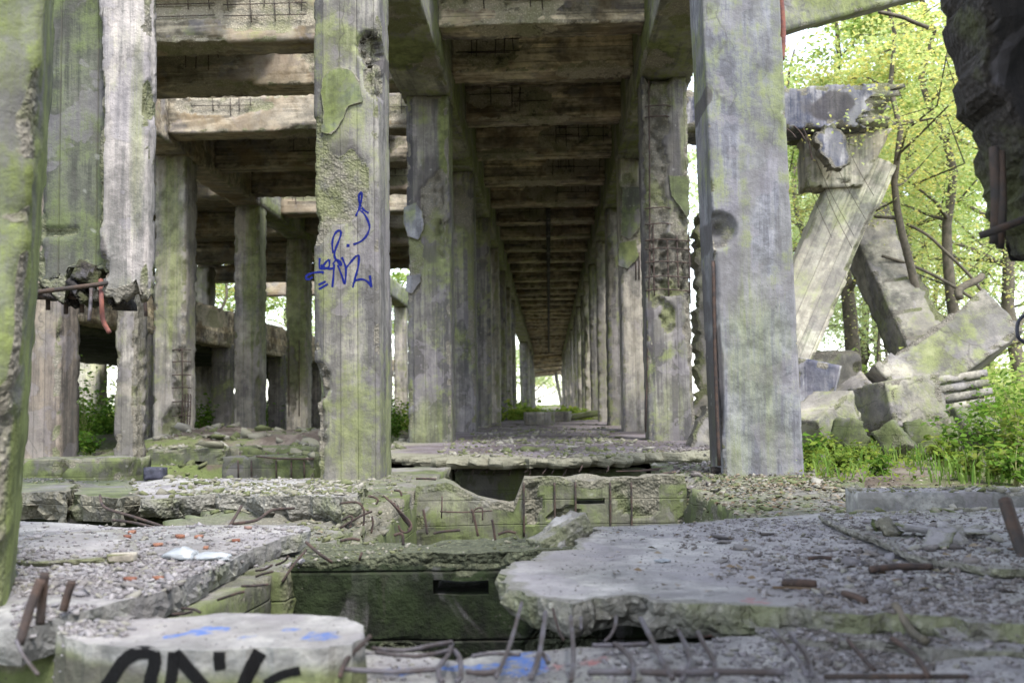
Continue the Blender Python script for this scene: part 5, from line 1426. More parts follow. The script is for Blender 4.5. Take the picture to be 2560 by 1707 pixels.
TREES = [  # px, Y, H, rad, leaves, mat, trunk r, lean, low, leaf, label
    (2135, 17, 8, 2.6, 9000, 'leaf', .14, (.0, .0), .30, .07, 'upright tree with a grey trunk seen between the fallen columns'),
    (2420, 14, 7, 2.6, 11000, 'leaf_yellow', .09, (-.05, 0), .15, .06, 'yellowing young tree above the tilted block'),
    (2250, 20, 9, 3.0, 10000, 'leaf_yellow', .10, (.04, 0), .15, .07, 'yellow-green tree right of the leaning panel'),
    (2560, 17, 9, 3.2, 10000, 'leaf', .12, (-.08, 0), .12, .07, 'leafy tree at the right edge behind the hanging fragment'),
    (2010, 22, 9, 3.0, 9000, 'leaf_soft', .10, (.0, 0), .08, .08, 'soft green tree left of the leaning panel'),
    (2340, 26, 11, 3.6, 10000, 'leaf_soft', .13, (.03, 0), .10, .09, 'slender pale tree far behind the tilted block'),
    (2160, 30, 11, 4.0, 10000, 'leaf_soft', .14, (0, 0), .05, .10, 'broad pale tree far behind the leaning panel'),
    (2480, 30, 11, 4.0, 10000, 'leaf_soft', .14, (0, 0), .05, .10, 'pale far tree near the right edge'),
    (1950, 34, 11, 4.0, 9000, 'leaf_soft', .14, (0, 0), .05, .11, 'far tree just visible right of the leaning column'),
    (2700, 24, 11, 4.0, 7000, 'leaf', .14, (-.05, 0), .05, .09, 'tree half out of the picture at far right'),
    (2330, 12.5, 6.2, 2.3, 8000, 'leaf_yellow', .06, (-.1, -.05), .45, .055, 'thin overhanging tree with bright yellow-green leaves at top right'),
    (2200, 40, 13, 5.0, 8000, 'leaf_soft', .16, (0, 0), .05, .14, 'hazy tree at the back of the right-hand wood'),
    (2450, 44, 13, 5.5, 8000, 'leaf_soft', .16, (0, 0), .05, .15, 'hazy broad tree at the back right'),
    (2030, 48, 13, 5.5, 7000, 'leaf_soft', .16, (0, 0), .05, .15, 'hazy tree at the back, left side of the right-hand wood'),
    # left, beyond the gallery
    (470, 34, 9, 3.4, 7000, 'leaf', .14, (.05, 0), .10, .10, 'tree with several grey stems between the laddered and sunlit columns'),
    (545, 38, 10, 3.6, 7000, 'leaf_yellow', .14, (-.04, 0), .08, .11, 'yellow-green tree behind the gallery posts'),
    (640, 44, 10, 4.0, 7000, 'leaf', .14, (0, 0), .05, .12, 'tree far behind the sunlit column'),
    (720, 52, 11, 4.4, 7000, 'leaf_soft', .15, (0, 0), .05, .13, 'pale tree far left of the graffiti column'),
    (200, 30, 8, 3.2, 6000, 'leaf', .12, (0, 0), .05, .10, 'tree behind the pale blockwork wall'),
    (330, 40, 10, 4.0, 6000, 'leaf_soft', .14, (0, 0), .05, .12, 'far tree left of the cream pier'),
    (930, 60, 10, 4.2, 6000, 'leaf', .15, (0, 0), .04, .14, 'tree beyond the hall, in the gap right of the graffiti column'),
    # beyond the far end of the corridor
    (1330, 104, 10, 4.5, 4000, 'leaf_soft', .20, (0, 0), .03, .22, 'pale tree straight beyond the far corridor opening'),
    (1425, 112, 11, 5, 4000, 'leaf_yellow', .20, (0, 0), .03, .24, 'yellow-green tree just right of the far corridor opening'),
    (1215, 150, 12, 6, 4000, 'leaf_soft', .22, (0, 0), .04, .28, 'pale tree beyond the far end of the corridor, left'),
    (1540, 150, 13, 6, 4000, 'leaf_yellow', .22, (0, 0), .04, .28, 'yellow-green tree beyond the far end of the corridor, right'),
]
for k, (px, Y, H, rad, nl, mt, tr, ln, low, lf, lab) in enumerate(TREES):
    nl = int(nl * (1.5 if Y < 24 else 1.3)); lf *= .74 if Y < 24 else .85
    x, y = gxy(px, Y)
    make_tree('broadleaf_tree', (x, y, zat(x, y)), H, rad, nl, 300 + k, lab, M[mt], tr, ln, low, lf, 'trees around the ruin', multi=3 if k in (14, 5) else 1)

def weed(base, h, n_st, seed, leafmat, lsize=.035, spread=.4, dens=16):
    rd = random.Random(seed); B = Vector(base)
    G_, C = [], []
    for k in range(n_st):
        a = rd.uniform(0, 6.283); hh = h * rd.uniform(.55, 1.05)
        sp_ = spread * h * rd.uniform(.2, 1)
        pts = [B + Vector((math.cos(a) * .03, math.sin(a) * .03, -.03))]
        for j in range(1, 5):
            t = j / 4
            pts.append(B + Vector((math.cos(a) * sp_ * t * t, math.sin(a) * sp_ * t * t, hh * (t - .18 * t * t))) + Vector((rd.uniform(-1, 1), rd.uniform(-1, 1), 0)) * .02 * h)
        G_.append(tube_geo(pts, [.004, .0035, .003, .002, .001], 4, False))
        for j in range(dens):
            t = rd.uniform(.25, 1.0) * 4; i0 = min(3, int(t))
            p = pts[i0].lerp(pts[i0 + 1], t - i0)
            # short leaf stalks
            C.append(tuple(p + Vector((rd.gauss(0, 1), rd.gauss(0, 1), rd.gauss(0, .6))) * .055 * (h ** .5)))
    return join_geo(G_), leaf_geo(np.array(C), lsize, seed, 1.7, .4, .6)
WEEDS = [(2395, 1150, .50, 10, 'weed'), (2450, 1140, .62, 12, 'weed'), (2500, 1150, .66, 12, 'weed'), (2550, 1165, .60, 12, 'weed_y'), (2420, 1120, .65, 10, 'weed'), (2530, 1120, .85, 12, 'weed'), (2480, 1110, .8, 10, 'weed'),
         (2580, 1130, .95, 12, 'weed'), (2360, 1160, .30, 8, 'weed_y'), (2120, 1125, .34, 9, 'weed_y'), (2070, 1140, .26, 8, 'weed_y'), (2030, 1150, .28, 8, 'weed'), (2160, 1150, .22, 8, 'weed_y'), (2005, 1165, .2, 7, 'weed_y'),
         (2110, 1165, .18, 7, 'weed_y'), (2200, 1170, .16, 6, 'weed'), (2180, 1100, .36, 7, 'weed'), (2250, 1095, .34, 7, 'weed'), (2290, 1100, .3, 6, 'weed'), (2330, 1130, .28, 7, 'weed'), (2430, 1180, .26, 7, 'weed_y'), (2490, 1185, .28, 7, 'weed_y'), (2540, 1190, .3, 8, 'weed'),
         (2060, 1105, .3, 6, 'weed'), (1990, 1120, .22, 5, 'weed'), (2620, 1180, .6, 10, 'weed'), (2600, 1150, .8, 10, 'weed')]
NAMED = {}
ORDS = ['largest', 'second largest', 'third largest', 'fourth largest', 'fifth largest', 'sixth largest', 'seventh largest', 'eighth largest', 'ninth largest', 'tenth largest', 'eleventh largest', 'twelfth largest']
def name_each(sets):
    """tell look-alikes apart by place (near/far, left/right within their patch) and rank by size"""
    for (noun, verb, where), L_ in sets.items():
        if len(L_) == 1:
            L_[0][0]['label'] = f'{noun} {verb} {where}'; continue
        xs_ = sorted(l[1] for l in L_); ys_ = sorted(l[2] for l in L_)
        n = len(L_)
        xa, xb = (xs_[n // 3], xs_[(2 * n) // 3]) if n > 6 else (xs_[n // 2], xs_[n // 2])
        ya, yb = (ys_[n // 3], ys_[(2 * n) // 3]) if n > 6 else (ys_[0] - 1, ys_[-1] + 1)
        cells = {}
        for l in L_:
            cx = 'left' if l[1] < xa else ('right' if l[1] >= xb else 'middle')
            cy = 'far' if l[2] < ya else ('near' if l[2] >= yb else 'central')
            cells.setdefault((cy, cx) if n > 6 else (cx,), []).append(l)
        for key, M_ in cells.items():
            M_.sort(key=lambda l: -l[3])
            for i_, l in enumerate(M_):
                rank = (ORDS[min(i_, 11)] + ' ') if len(M_) > 1 else ''
                l[0]['label'] = f'{rank}{noun} at the {" ".join(key)} {where}' if where.startswith('of ') else f'{rank}{noun} at the {" ".join(key)} of those {where}'
for k, (px, py, h, ns, mt) in enumerate(WEEDS):
    q = G(px, py, -.05)
    b0 = (q.x, q.y, zat(q.x, q.y))
    (sv, sf), (lv, lf_) = weed(b0, h, ns, 500 + k, M[mt])
    rt = empty('weed', b0)
    mk('stem', sv, sf, M['stem'], rt); mk('foliage', lv, lf_, M[mt], rt)
    where = 'behind the kerb' if px > 2350 else ('below the ribbed block' if py < 1135 and px > 2170 else 'beside the leaning column')
    size = 'tall bright green weed' if h > .55 else ('knee-high green weed' if h > .27 else 'small yellow-green weed')
    tag(rt, None, 'weed', f'{size}s {where}')
    NAMED.setdefault((size, 'growing', where), []).append((rt, px, py, h))
# saplings and weeds seen through the left hall
for k, (px, py, Y, h, ns, lab) in enumerate(((215, 1090, 14.2, 1.7, 12, 'bright green sapling seen past the brown column'), (190, 1110, 12.4, .5, 10, 'low weeds at the foot of the brown column'), (225, 1100, 12.9, .4, 10, 'low weeds left of the cream pier'), (505, 1060, 21, 1.0, 14, 'green undergrowth between laddered and sunlit columns'),
                                    (545, 1060, 23, 1.0, 14, 'green undergrowth left of the sunlit column'), (680, 1050, 26, 1.3, 14, 'green undergrowth right of the sunlit column'), (985, 1040, 20, .9, 14, 'green weed in the gap right of the graffiti column'), (990, 1060, 16, .5, 12, 'low green weed in the gap right of the graffiti column'),
                                    (60, 1150, 9.0, .25, 8, 'small green weed beside the near mossy column'))):
    x, y = gxy(px, Y); b0 = (x, y, zat(x, y))
    (sv, sf), (lv, lf_) = weed(b0, h, ns, 560 + k, None, .05 if h > .8 else .04, .45, 26)
    rt = empty('weed', b0)
    mk('stem', sv, sf, M['stem'], rt); mk('foliage', lv, lf_, M['weed'], rt)
    tag(rt, lab, 'weed')
# corridor far-end greenery, undergrowth, grass: uncountable
def undergrowth(name, spots, n, seed, mat, lsize, label, sig=(1.2, 1.2, .35)):
    r = np.random.default_rng(seed); C = []
    for (x, y, w_, h) in spots:
        q = r.normal(0, 1, (n, 3)) * np.array([w_, w_, h * .5])
        q[:, 2] = np.abs(q[:, 2])
        q += np.array([x, y, zat(x, y)]); C.append(q)
    V, F = leaf_geo(np.concatenate(C), lsize, seed)
    return tag(mk(name, V, F, mat), label, 'undergrowth', kind='stuff')
sp = []
rs_ = np.random.default_rng(5)
for k in range(60):
    Y = rs_.uniform(13, 40); px = rs_.uniform(1990, 2700); x, y = gxy(px, Y); sp.append((x, y, Y * .035, .5 + .02 * Y))
undergrowth('undergrowth', sp, 420, 6, M['leaf'], .07, 'green undergrowth covering the ground of the right-hand wood')
sp = []
for k in range(60):
    Y = rs_.uniform(24, 60); px = rs_.uniform(60, 980); x, y = gxy(px, Y)
    if x < -6.2: sp.append((x, y, Y * .03, .4 + .015 * Y))
undergrowth('undergrowth', sp, 420, 7, M['weed'], .09, 'green undergrowth beyond the left hall')
sp = [(rs_.uniform(-6, 6), rs_.uniform(90, 112), 1.2, .35) for k in range(26)] + [(-1.75 - rs_.uniform(0, 1.5), rs_.uniform(24, 60), .5, .6) for k in range(22)] + [(rs_.uniform(-1.1, -.5), rs_.uniform(26, 45), .25, .2) for k in range(8)] + [(rs_.uniform(.5, 1.0), rs_.uniform(24, 50), .2, .2) for k in range(8)]
undergrowth('undergrowth', sp, 400, 8, M['weed_y'], .10, 'bright green growth at the far end of the corridor')
def grass(name, spots, seed, mat, label, hgt=.14, wdt=.006):
    r = np.random.default_rng(seed); V = []
    for (x, y, rad, n) in spots:
        for k in range(n):
            bx_, by_ = x + r.normal(0, rad), y + r.normal(0, rad)
            a = r.uniform(0, 6.283); h = hgt * r.uniform(.4, 1.3); ln = h * r.uniform(.2, .9)
            z = zat(bx_, by_); c, s_ = math.cos(a), math.sin(a); w2 = wdt * r.uniform(.6, 1.3)
            V += [(bx_ - s_ * w2, by_ + c * w2, z - .01), (bx_ + s_ * w2, by_ - c * w2, z - .01), (bx_ + c * ln * .4 + s_ * w2 * .7, by_ + s_ * ln * .4 - c * w2 * .7, z + h * .7), (bx_ + c * ln * .4 - s_ * w2 * .7, by_ + s_ * ln * .4 + c * w2 * .7, z + h * .7),
                  (bx_ + c * ln, by_ + s_ * ln, z + h * .95)]
    n = len(V) // 5
    F = []
    for i_ in range(n): F += [[5 * i_, 5 * i_ + 1, 5 * i_ + 2, 5 * i_ + 3], [5 * i_ + 3, 5 * i_ + 2, 5 * i_ + 4]]
    return tag(mk(name, np.array(V), F, mat), label, 'grass', kind='stuff')
sp = []
for k in range(26):
    px, py = rs_.uniform(1930, 2600), rs_.uniform(1105, 1185); q = G(px, py, -.05); sp.append((q.x, q.y, .16, 46))
grass('grass', sp, 9, M['grass'], 'thin grass around the weeds right of the leaning column')
# low creeping cover right of the leaning column
C = []
for k in range(1700):
    px, py = rs_.normal(2080, 110), rs_.normal(1142, 22)
    if px < 1960 or py < 1090 or py > 1195: continue
    q = G(px, py, -.05); C.append((q.x, q.y, zat(q.x, q.y) + abs(rs_.normal(0, .05)) + .01))
V, F = leaf_geo(np.array(C), .026, 11)
tag(mk('ground_cover', V, F, M['weed_y']), 'low yellow-green creeping plants right of the leaning column', 'ground cover', kind='stuff')
# dead twigs between the trees
for k, (x0_, y0_, x1_, y1_, Y, lab) in enumerate(((2200, 640, 2520, 820, 12.6, 'long thin branch crossing the wood behind the tilted block'), (2260, 560, 2480, 760, 13.2, 'arched bare branch right of the fallen column'), (2390, 745, 2450, 690, 12.2, 'short pale leaning stem above the tilted block'), (2170, 640, 2230, 980, 14, 'thin dark stem left of the fallen column foot'), (2210, 680, 2200, 980, 14.5, 'slim upright stem behind the fallen column'), (2190, 30, 2310, 70, 9.5, 'thin dark branch at the top right'))):
    rd = random.Random(k)
    a, b2 = P(x0_, y0_, Y), P(x1_, y1_, Y + rd.uniform(-.3, .3))
    pts = [a.lerp(b2, t) + Vector((rd.uniform(-.05, .05), 0, .16 * math.sin(t * math.pi) * (1 if k < 2 else .1))) for t in (0, .25, .5, .75, 1)]
    V, F = tube_geo(smooth_path(pts, 4), .02 if k != 2 else .05, 6)
    tag(mk('bare_branch', V, F, M['bark'], smooth=True), lab, 'branch')
# ------------------------------------------------------------------ rubble
def hull(seed, n=12, flat=.7):
    r = np.random.default_rng(seed)
    bm = bmesh.new()
    p = r.normal(0, 1, (n, 3)); p /= np.linalg.norm(p, axis=1, keepdims=True)
    p *= r.uniform(.75, 1.1, (n, 1)); p *= np.array([1.25, .9, flat])
    for q in p: bm.verts.new(q)
    res = bmesh.ops.convex_hull(bm, input=bm.verts)
    bmesh.ops.delete(bm, geom=[v for v in bm.verts if not v.link_faces], context='VERTS')
    bmesh.ops.triangulate(bm, faces=bm.faces)
    bm.verts.index_update()
    V = np.array([v.co[:] for v in bm.verts]); F = np.array([[v.index for v in f.verts] for f in bm.faces])
    bm.free()
    return V, F
HULLS = [hull(900 + k, 9 + k % 6, .35 + .06 * (k % 7)) for k in range(14)]
def rotm(r):
    a = r.uniform(0, 6.283); t = r.normal(0, .25); u = r.normal(0, .25)
    return np.array((Matrix.Rotation(a, 3, 'Z') @ Matrix.Rotation(t, 3, 'X') @ Matrix.Rotation(u, 3, 'Y')))
def patchy(x, y, s):
    k = 7.0 / max(1.0, y * .4)
    x, y = x * k + s, y * k - s
    return .25 + .45 * (math.sin(x + 1.7 * math.sin(.8 * y + s)) + math.sin(1.31 * y + 1.3 * math.sin(1.1 * x)) * .8 + .5 * math.sin(2.3 * x - 1.9 * y))
def gravel(name, regions, seed, mat, label, hmax=.2):
    """regions: (px0,px1,py0,py1,count,size_min,size_max,z) scattered over the picture area, dropped onto whatever lies there"""
    r = np.random.default_rng(seed); Vs, Fs, o_ = [], [], 0
    for (a, b2, c, d, n, s0, s1, z) in regions:
        for k in range(n):
            px, py = r.uniform(a, b2), r.uniform(c, d)
            q = G(px, py, z)
            if q.y > 40 or q.y < 0: continue
            if patchy(q.x, q.y, seed) < r.uniform(-.6, .6): continue
            zz = zat(q.x, q.y)
            if zz < -.5: continue
            v, f = HULLS[r.integers(0, len(HULLS))]
            s = s0 * (s1 / s0) ** (r.random() ** 2.8)
            Vs.append((v * s) @ rotm(r).T + np.array([q.x, q.y, zz + s * .22])); Fs.append(f + o_); o_ += len(v)
    return tag(mk(name, np.concatenate(Vs), np.concatenate(Fs), mat), label, 'rubble', kind='stuff')
gravel('gravel', [(30, 760, 1310, 1400, 2200, .0022, .016, 0), (30, 560, 1395, 1500, 7000, .002, .014, 0), (30, 330, 1520, 1600, 1800, .002, .013, 0)], 21, M['stone'], 'grey rubble crumbs spread over the lower left slab')
gravel('gravel', [(1700, 2850, 1295, 1370, 2400, .002, .010, 0), (1800, 2850, 1370, 1480, 5000, .0018, .011, 0), (2000, 2850, 1470, 1600, 4600, .0018, .011, 0), (1350, 1900, 1400, 1540, 400, .0015, .005, 0)], 22, M['stone_dark'], 'dark rubble crumbs spread over the big right slab')
gravel('gravel', [(1500, 2560, 1295, 1340, 2600, .002, .012, 0), (1900, 2500, 1340, 1500, 1600, .0025, .018, 0), (1400, 2000, 1300, 1440, 2600, .0012, .005, 0)], 23, M['stone'], 'pale rubble crumbs spread over the big right slab')
gravel('gravel', [(1500, 2560, 1590, 1700, 3600, .0015, .012, -.045), (900, 1500, 1610, 1700, 1800, .0012, .008, -.045), (150, 900, 1540, 1620, 260, .0012, .005, .01)], 24, M['stone'], 'fine crumbs on the front ledge')
gravel('gravel', [(300, 900, 1198, 1245, 2600, .003, .026, 0), (40, 300, 1200, 1215, 120, .004, .02, 0), (700, 1060, 1180, 1345, 2000, .003, .022, -.05), (730, 1370, 1345, 1385, 900, .002, .012, -.02)], 25, M['stone_moss'], 'mossy crumbs on the broken ledge and left foundation wall')
gravel('gravel', [(1100, 1700, 1095, 1146, 2200, .004, .035, 0), (1180, 1560, 1060, 1110, 1500, .006, .05, 0), (1650, 2800, 1180, 1300, 5000, .003, .026, -.02), (1740, 2100, 1150, 1230, 1400, .003, .026, -.05)], 26, M['stone_moss'], 'crumbs and chips along the corridor floor edge and the right foundation')
gravel('gravel', [(380, 790, 1068, 1112, 2800, .012, .09, .05), (900, 1010, 1060, 1150, 500, .01, .06, -.1), (60, 380, 1110, 1150, 300, .012, .06, -.15)], 27, M['stone_moss'], 'rubble heap between the left hall columns')
gravel('gravel', [(1980, 2500, 1060, 1140, 1500, .01, .07, .0), (1650, 1780, 1110, 1180, 500, .006, .04, 0)], 28, M['stone_dark'], 'dark rubble in the hollow under the fallen blocks')
# leaf litter
def litter(regions, seed, mat, label, sz=.017):
    r = np.random.default_rng(seed); C = []
    for (a, b2, c, d, n, z) in regions:
        for k in range(n):
            q = G(r.uniform(a, b2), r.uniform(c, d), z)
            if not 0 < q.y < 40: continue
            zz = zat(q.x, q.y)
            if zz > -.5: C.append((q.x, q.y, zz + .008))
    V, F = leaf_geo(np.array(C), sz, seed, 1.5, .15, 1.5)
    return tag(mk('leaf_litter', V, F, mat), label, 'leaves', kind='stuff')
litter([(1680, 2560, 1165, 1275, 1800, -.03), (1750, 2100, 1150, 1240, 900, -.05), (1130, 1680, 1100, 1165, 400, 0), (1500, 2560, 1290, 1500, 120, 0), (760, 1050, 1180, 1345, 160, -.05)], 31, M['litter'], 'dry leaf litter along the right of the trench')

# single stones that can be picked out
def stones(lst, seed, mat, noun, where, group, cat='stone'):
    r = np.random.default_rng(seed)
    meshes = [raw_mesh('rubble_stone', v, f, mat) for v, f in HULLS]
    for (px, py, s, z) in lst:
        q = G(px, py, z); zz = zat(q.x, q.y)
        if zz < -.5 or not 0 < q.y < 40: continue
        o = link('rubble_stone', meshes[r.integers(0, len(meshes))], (q.x, q.y, zz + s * .2), None, (r.normal(0, .2), r.normal(0, .2), r.uniform(0, 6.28)))
        o.scale = (s * r.uniform(.8, 1.3), s * r.uniform(.8, 1.2), s * r.uniform(.7, 1.1))
        tag(o, None, cat, group)
        NAMED.setdefault((noun, 'lying', where), []).append((o, px, py, o.scale[0] * o.scale[1] / max(q.y, .5)))
def scat(seed, a, b2, c, d, n, s0, s1, z=0.0):
    r = np.random.default_rng(seed)
    return [(r.uniform(a, b2), r.uniform(c, d), s0 * (s1 / s0) ** (r.random() ** 1.5), z) for k in range(n)]
stones(scat(41, 60, 480, 1400, 1500, 46, .009, .028), 51, M['stone'], 'grey rubble stone', 'of the lower left slab', 'rubble stones on the lower left slab')
stones(scat(42, 1900, 2540, 1320, 1500, 50, .010, .030), 52, M['stone_dark'], 'dark rubble stone', 'of the big right slab', 'rubble stones on the big right slab')
stones(scat(43, 1800, 2540, 1310, 1420, 26, .014, .032), 53, M['stone'], 'pale rubble stone', 'of the big right slab', 'pale stones on the big right slab')
stones(scat(44, 400, 880, 1200, 1240, 30, .02, .055), 54, M['stone_moss'], 'mossy stone', 'of the broken ledge', 'stones on the broken ledge')
stones(scat(45, 740, 1040, 1190, 1330, 28, .015, .04, -.05), 55, M['stone_moss'], 'pale stone', 'of the left foundation wall', 'stones on the left foundation wall')
stones(scat(46, 385, 785, 1072, 1104, 34, .09, .26, .08), 56, M['stone_moss'], 'lump', 'of the rubble heap in the left hall', 'lumps in the left rubble heap', 'stone')
stones(scat(47, 1700, 2500, 1190, 1265, 34, .02, .05, -.03), 57, M['stone_moss'], 'flat concrete chip', 'of the earth right of the trench', 'chips right of the trench')
stones(scat(48, 1120, 1640, 1095, 1142, 26, .03, .08), 58, M['stone_moss'], 'stone', 'of the corridor floor front', 'stones at the corridor floor edge')
stones(scat(49, 2000, 2480, 1060, 1130, 20, .06, .16), 59, M['stone_dark'], 'dark stone', 'of the hollow under the fallen blocks', 'stones under the fallen blocks')
# red brick bits
def bricks():
    v, f = boxgrid(-1, 1, -.6, .6, -.4, .4, (1, 1, 1))
    v2, br = weather(v * 1.0, (-1, 1, -.6, .6, -.4, .4), 3, chip=.1)
    me = raw_mesh('brick_fragment', v2, f, M['brick'])
    for k, (px, py, s) in enumerate(((450, 1351, .015), (497, 1352, .014), (590, 1356, .012), (620, 1325, .013), (318, 1359, .013), (395, 1371, .013), (515, 1373, .011), (325, 1457, .014), (395, 1452, .012), (330, 1339, .014))):
        q = G(px, py); o = link('brick_fragment', me, (q.x, q.y, zat(q.x, q.y) + s * .35), None, (0, 0, random.uniform(0, 3))); o.scale = (s, s, s)
        tag(o, None, 'brick', 'brick fragments on the lower left slab')
        NAMED.setdefault(('red brick fragment', 'lying', 'of the lower left slab'), []).append((o, px, py, s))
bricks()
xf = Matrix.Translation(G(305, 1412) + Vector((0, 0, .02))) @ Matrix.Rotation(R(6), 4, 'Z')
tag(worn_box('flat_brick', (-.035, .035, -.02, .02, -.012, .012), M['col_pale'], .008, seed=170, chip=.004, xform=xf), 'flat brown brick piece among the grey rubble at lower left', 'brick')
# thin slates on the right
for k, (px, py, s, lab) in enumerate(((2310, 1365, .07, 'flat tilted slate beside the screed edge'), (2420, 1372, .06, 'dark pointed slab fragment on the right rubble'), (2440, 1362, .04, 'small upright grey flake on the right rubble'), (2350, 1392, .06, 'thin pale flake lying on the right rubble'), (2390, 1380, .06, 'thin dark flake beside the pointed fragment'), (2220, 1360, .045, 'mossy rounded lump beside the screed edge'))):
    q = G(px, py); xf = Matrix.Translation((q.x, q.y, zat(q.x, q.y) + .02)) @ Matrix.Rotation(R(20 * k), 4, 'Z') @ Matrix.Rotation(R(12 - 9 * k), 4, 'Y')
    th = .022 if k == 5 else .008
    tag(worn_box('flat_fragment', (-s, s, -s * .6, s * .6, -th, th), M['pit'] if k == 5 else M['floor'], .012, seed=180 + k, chip=.02, thr=-.3, xform=xf), lab, 'fragment')
# loose bars, pipes, odds and ends
def lb(pts, r, mat, name, lab, cat='bar'):
    o = bar(pts, r, M[mat], name, sides=8); return tag(o, lab, cat)
def on(px, py, dz, z=0.0):
    q = G(px, py, z); return Vector((q.x, q.y, zat(q.x, q.y) + dz))
lb([on(2176, 1441, .012), on(2250, 1436, .014), on(2330, 1433, .012)], .0085, 'rust', 'rusty_bar', 'rusty bar lying across the right slab rubble')
lb([on(1958, 1474, .01), on(2000, 1477, .012), on(2040, 1477, .01)], .009, 'rust', 'rusty_bar', 'short thick rusty bar near the front edge of the right slab')
lb([on(2022, 1404, .008), on(2050, 1402, .01), on(2080, 1403, .008)], .005, 'rust', 'rusty_bar', 'thin dark twig-like bar on the right slab')
lb([on(2110, 1500, .010), on(2140, 1512, .012), on(2165, 1520, .008)], .007, 'rust', 'rusty_bar', 'short rusty stub at the lip of the right slab')
lb([on(1932, 1480, .005), on(1990, 1483, .006), on(2050, 1485, .005)], .003, 'litter', 'dry_stalk', 'thin dry stalk beside the short rusty bar', 'stalk')
lb([on(2240, 1570, .01, -.03), on(2280, 1592, .012, -.03), on(2315, 1616, .01, -.03)], .008, 'bark', 'wooden_stick', 'pale wooden stick lying on the lower right lip', 'stick')
lb([P(2512, 1250, 2.6), P(2535, 1320, 2.55), P(2566, 1400, 2.5), P(2600, 1480, 2.45)], .017, 'darksteel', 'black_pipe', 'black pipe leaning at the right edge', 'pipe')
lb([P(2575, 780, 3.2), P(2548, 800, 3.2), P(2543, 830, 3.2), P(2552, 850, 3.2), P(2590, 870, 3.2)], .006, 'black_plastic', 'black_cable', 'loop of black cable at the right edge', 'cable')
lb([P(48, 1610, 1.75), P(75, 1520, 1.78), P(102, 1448, 1.80)], .0088, 'rust', 'bar_stub', 'left rusty steel stub standing in the lower left rubble')
lb([P(100, 1560, 1.82), P(105, 1500, 1.82), P(112, 1430, 1.82)], .0088, 'rust', 'bar_stub', 'middle rusty steel stub standing in the lower left rubble')
lb([P(158, 1525, 1.98), P(168, 1490, 1.98), P(180, 1452, 1.98)], .0088, 'rust', 'bar_stub', 'right rusty steel stub standing in the lower left rubble')
lb([P(40, 1600, 1.62), P(60, 1640, 1.60), P(95, 1685, 1.55)], .003, 'steel', 'wire', 'thin wire in the lower left corner', 'wire')
# bundle of hooked bars on the left foundation wall
hk = empty('hooked_bars', tuple(P(1000, 1290, 4.6)))
for k in range(5):
    o_ = k * 9
    bar([P(958 + o_, 1238 + 6 * k, 4.62), P(985 + o_ * .6, 1262 + 8 * k, 4.6), P(1008 + o_ * .3, 1285 + 6 * k, 4.58), P(1026, 1305 + 4 * k, 4.57), P(1028 - 2 * k, 1322, 4.56), P(1015, 1331, 4.56), P(1002 - k, 1325, 4.56), P(996, 1312, 4.56)][:8 - (k > 2) * 3], .0045, M['rust'], parent=hk)
tag(hk, 'bundle of rusty hooked bars on the left foundation wall', 'bars')
for k, pts in enumerate(([(850, 1258), (890, 1255), (908, 1270), (910, 1300), (905, 1330)], [(850, 1320), (900, 1290), (930, 1278)], [(855, 1300), (880, 1290), (872, 1330)], [(930, 1290), (932, 1310), (928, 1332)], [(920, 1240), (935, 1242), (945, 1250), (940, 1260)], [(985, 1225), (1000, 1228), (1004, 1240)], [(1040, 1196), (1070, 1196), (1090, 1198)],
                         [(985, 1338), (1005, 1334), (1008, 1362)], [(850, 1352), (880, 1346), (900, 1350)])):
    lb([P(x, y, 4.3 if k < 7 else 3.1) for x, y in pts], .0046, 'rust', 'bent_bar', ['hook-shaped bar at the front of the left foundation wall', 'straight slanting bar on the left foundation wall', 'small crooked bar below the slanting one', 'short upright bar beside the hooked bundle', 'curled wire-like bar on top of the left foundation wall', 'small curl of bar near the graffiti column foot', 'thin bar lying at the back of the left foundation wall', 'small hook on the front cross wall', 'flat bar end at the left of the front cross wall'][k])
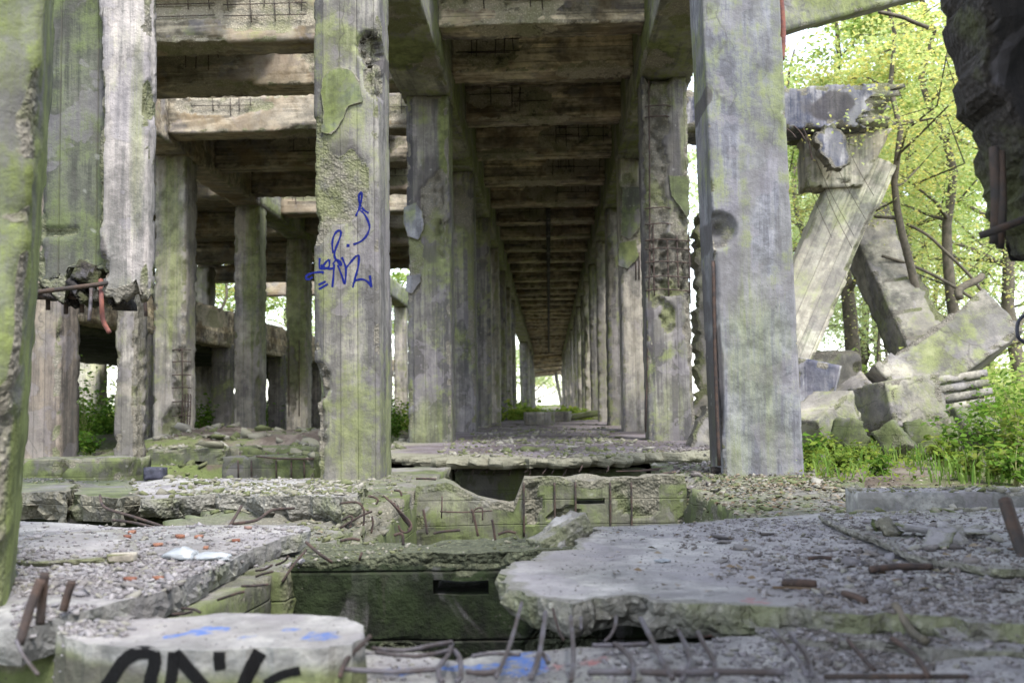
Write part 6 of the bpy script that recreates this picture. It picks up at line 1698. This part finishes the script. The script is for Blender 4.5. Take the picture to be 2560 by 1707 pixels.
for k, pts in enumerate(([(1735, 1240), (1760, 1232), (1790, 1228)], [(1740, 1250), (1770, 1240), (1800, 1236)], [(1620, 1200), (1650, 1186), (1690, 1180)], [(1755, 1222), (1780, 1214), (1795, 1216)])):
    lb([P(x, y, 6.0) for x, y in pts], .008, 'rust', 'bent_bar', ['rusty bar sticking out under the leaning column', 'second rusty bar sticking out under the leaning column', 'thick rusty bar on the right end of the middle cross wall', 'short curled rusty bar at the foot of the leaning column'][k])
lb([P(1800, 1230, 5.9), P(1830, 1262, 5.6), P(1870, 1285, 5.3), P(1900, 1290, 5.1)], .008, 'rust', 'bent_bar', 'long dark bar trailing over the right foundation wall')
# crumpled plastic sheet and small litter
def crumple(name, c, s, seed, mat, lab):
    bm_ = bmesh.new(); bmesh.ops.create_icosphere(bm_, subdivisions=3, radius=1)
    V = np.array([v.co[:] for v in bm_.verts]); bm_.verts.index_update(); F = np.array([[v.index for v in f.verts] for f in bm_.faces]); bm_.free()
    n = V * (1 + .55 * fbm(V + seed, 2.2, 4, seed))[:, None]
    V = n * np.array(s); V[:, 2] = np.maximum(V[:, 2], -s[2] * .3)
    return tag(mk(name, V + np.array(c), F, mat), lab, 'litter')
crumple('plastic_wrap', on(455, 1400, .012), (.045, .03, .022), 3, M['plastic'], 'crumpled clear plastic wrap on the lower left slab')
crumple('plastic_wrap', on(520, 1398, .008), (.06, .025, .014), 5, M['plastic'], 'flattened strip of clear plastic beside the crumpled wrap')
crumple('plastic_bag', on(310, 1190, .05), (.10, .06, .08), 7, M['plastic'], 'white plastic bag behind the broken ledge')
o = worn_box('dark_box', (-.055, .055, -.05, .05, 0, .075), M['black_plastic'], .02, seed=190, chip=.012, xform=Matrix.Translation(on(390, 1200, 0)))
tag(o, 'small dark box standing on the broken ledge', 'box')
lb([on(330, 1197, .012), on(360, 1196, .014), on(385, 1198, .012)], .011, 'plastic', 'white_tube', 'short white tube beside the dark box', 'tube')
crumple('paper_scrap', on(1460, 1335, .01), (.012, .008, .008), 9, M['plastic'], 'small white paper scrap at the tip of the right slab')
crumple('paper_scrap', on(1655, 1405, .004), (.022, .012, .005), 10, M['plastic'], 'flat white scrap in the middle of the right slab')
crumple('paper_scrap', on(1310, 1340, .006, -.02), (.016, .010, .008), 12, M['plastic'], 'white scrap on the front cross wall')
name_each(NAMED)
print('objects', len(bpy.data.objects), 'tris', sum(len(m.polygons) * 2 for m in bpy.data.meshes))
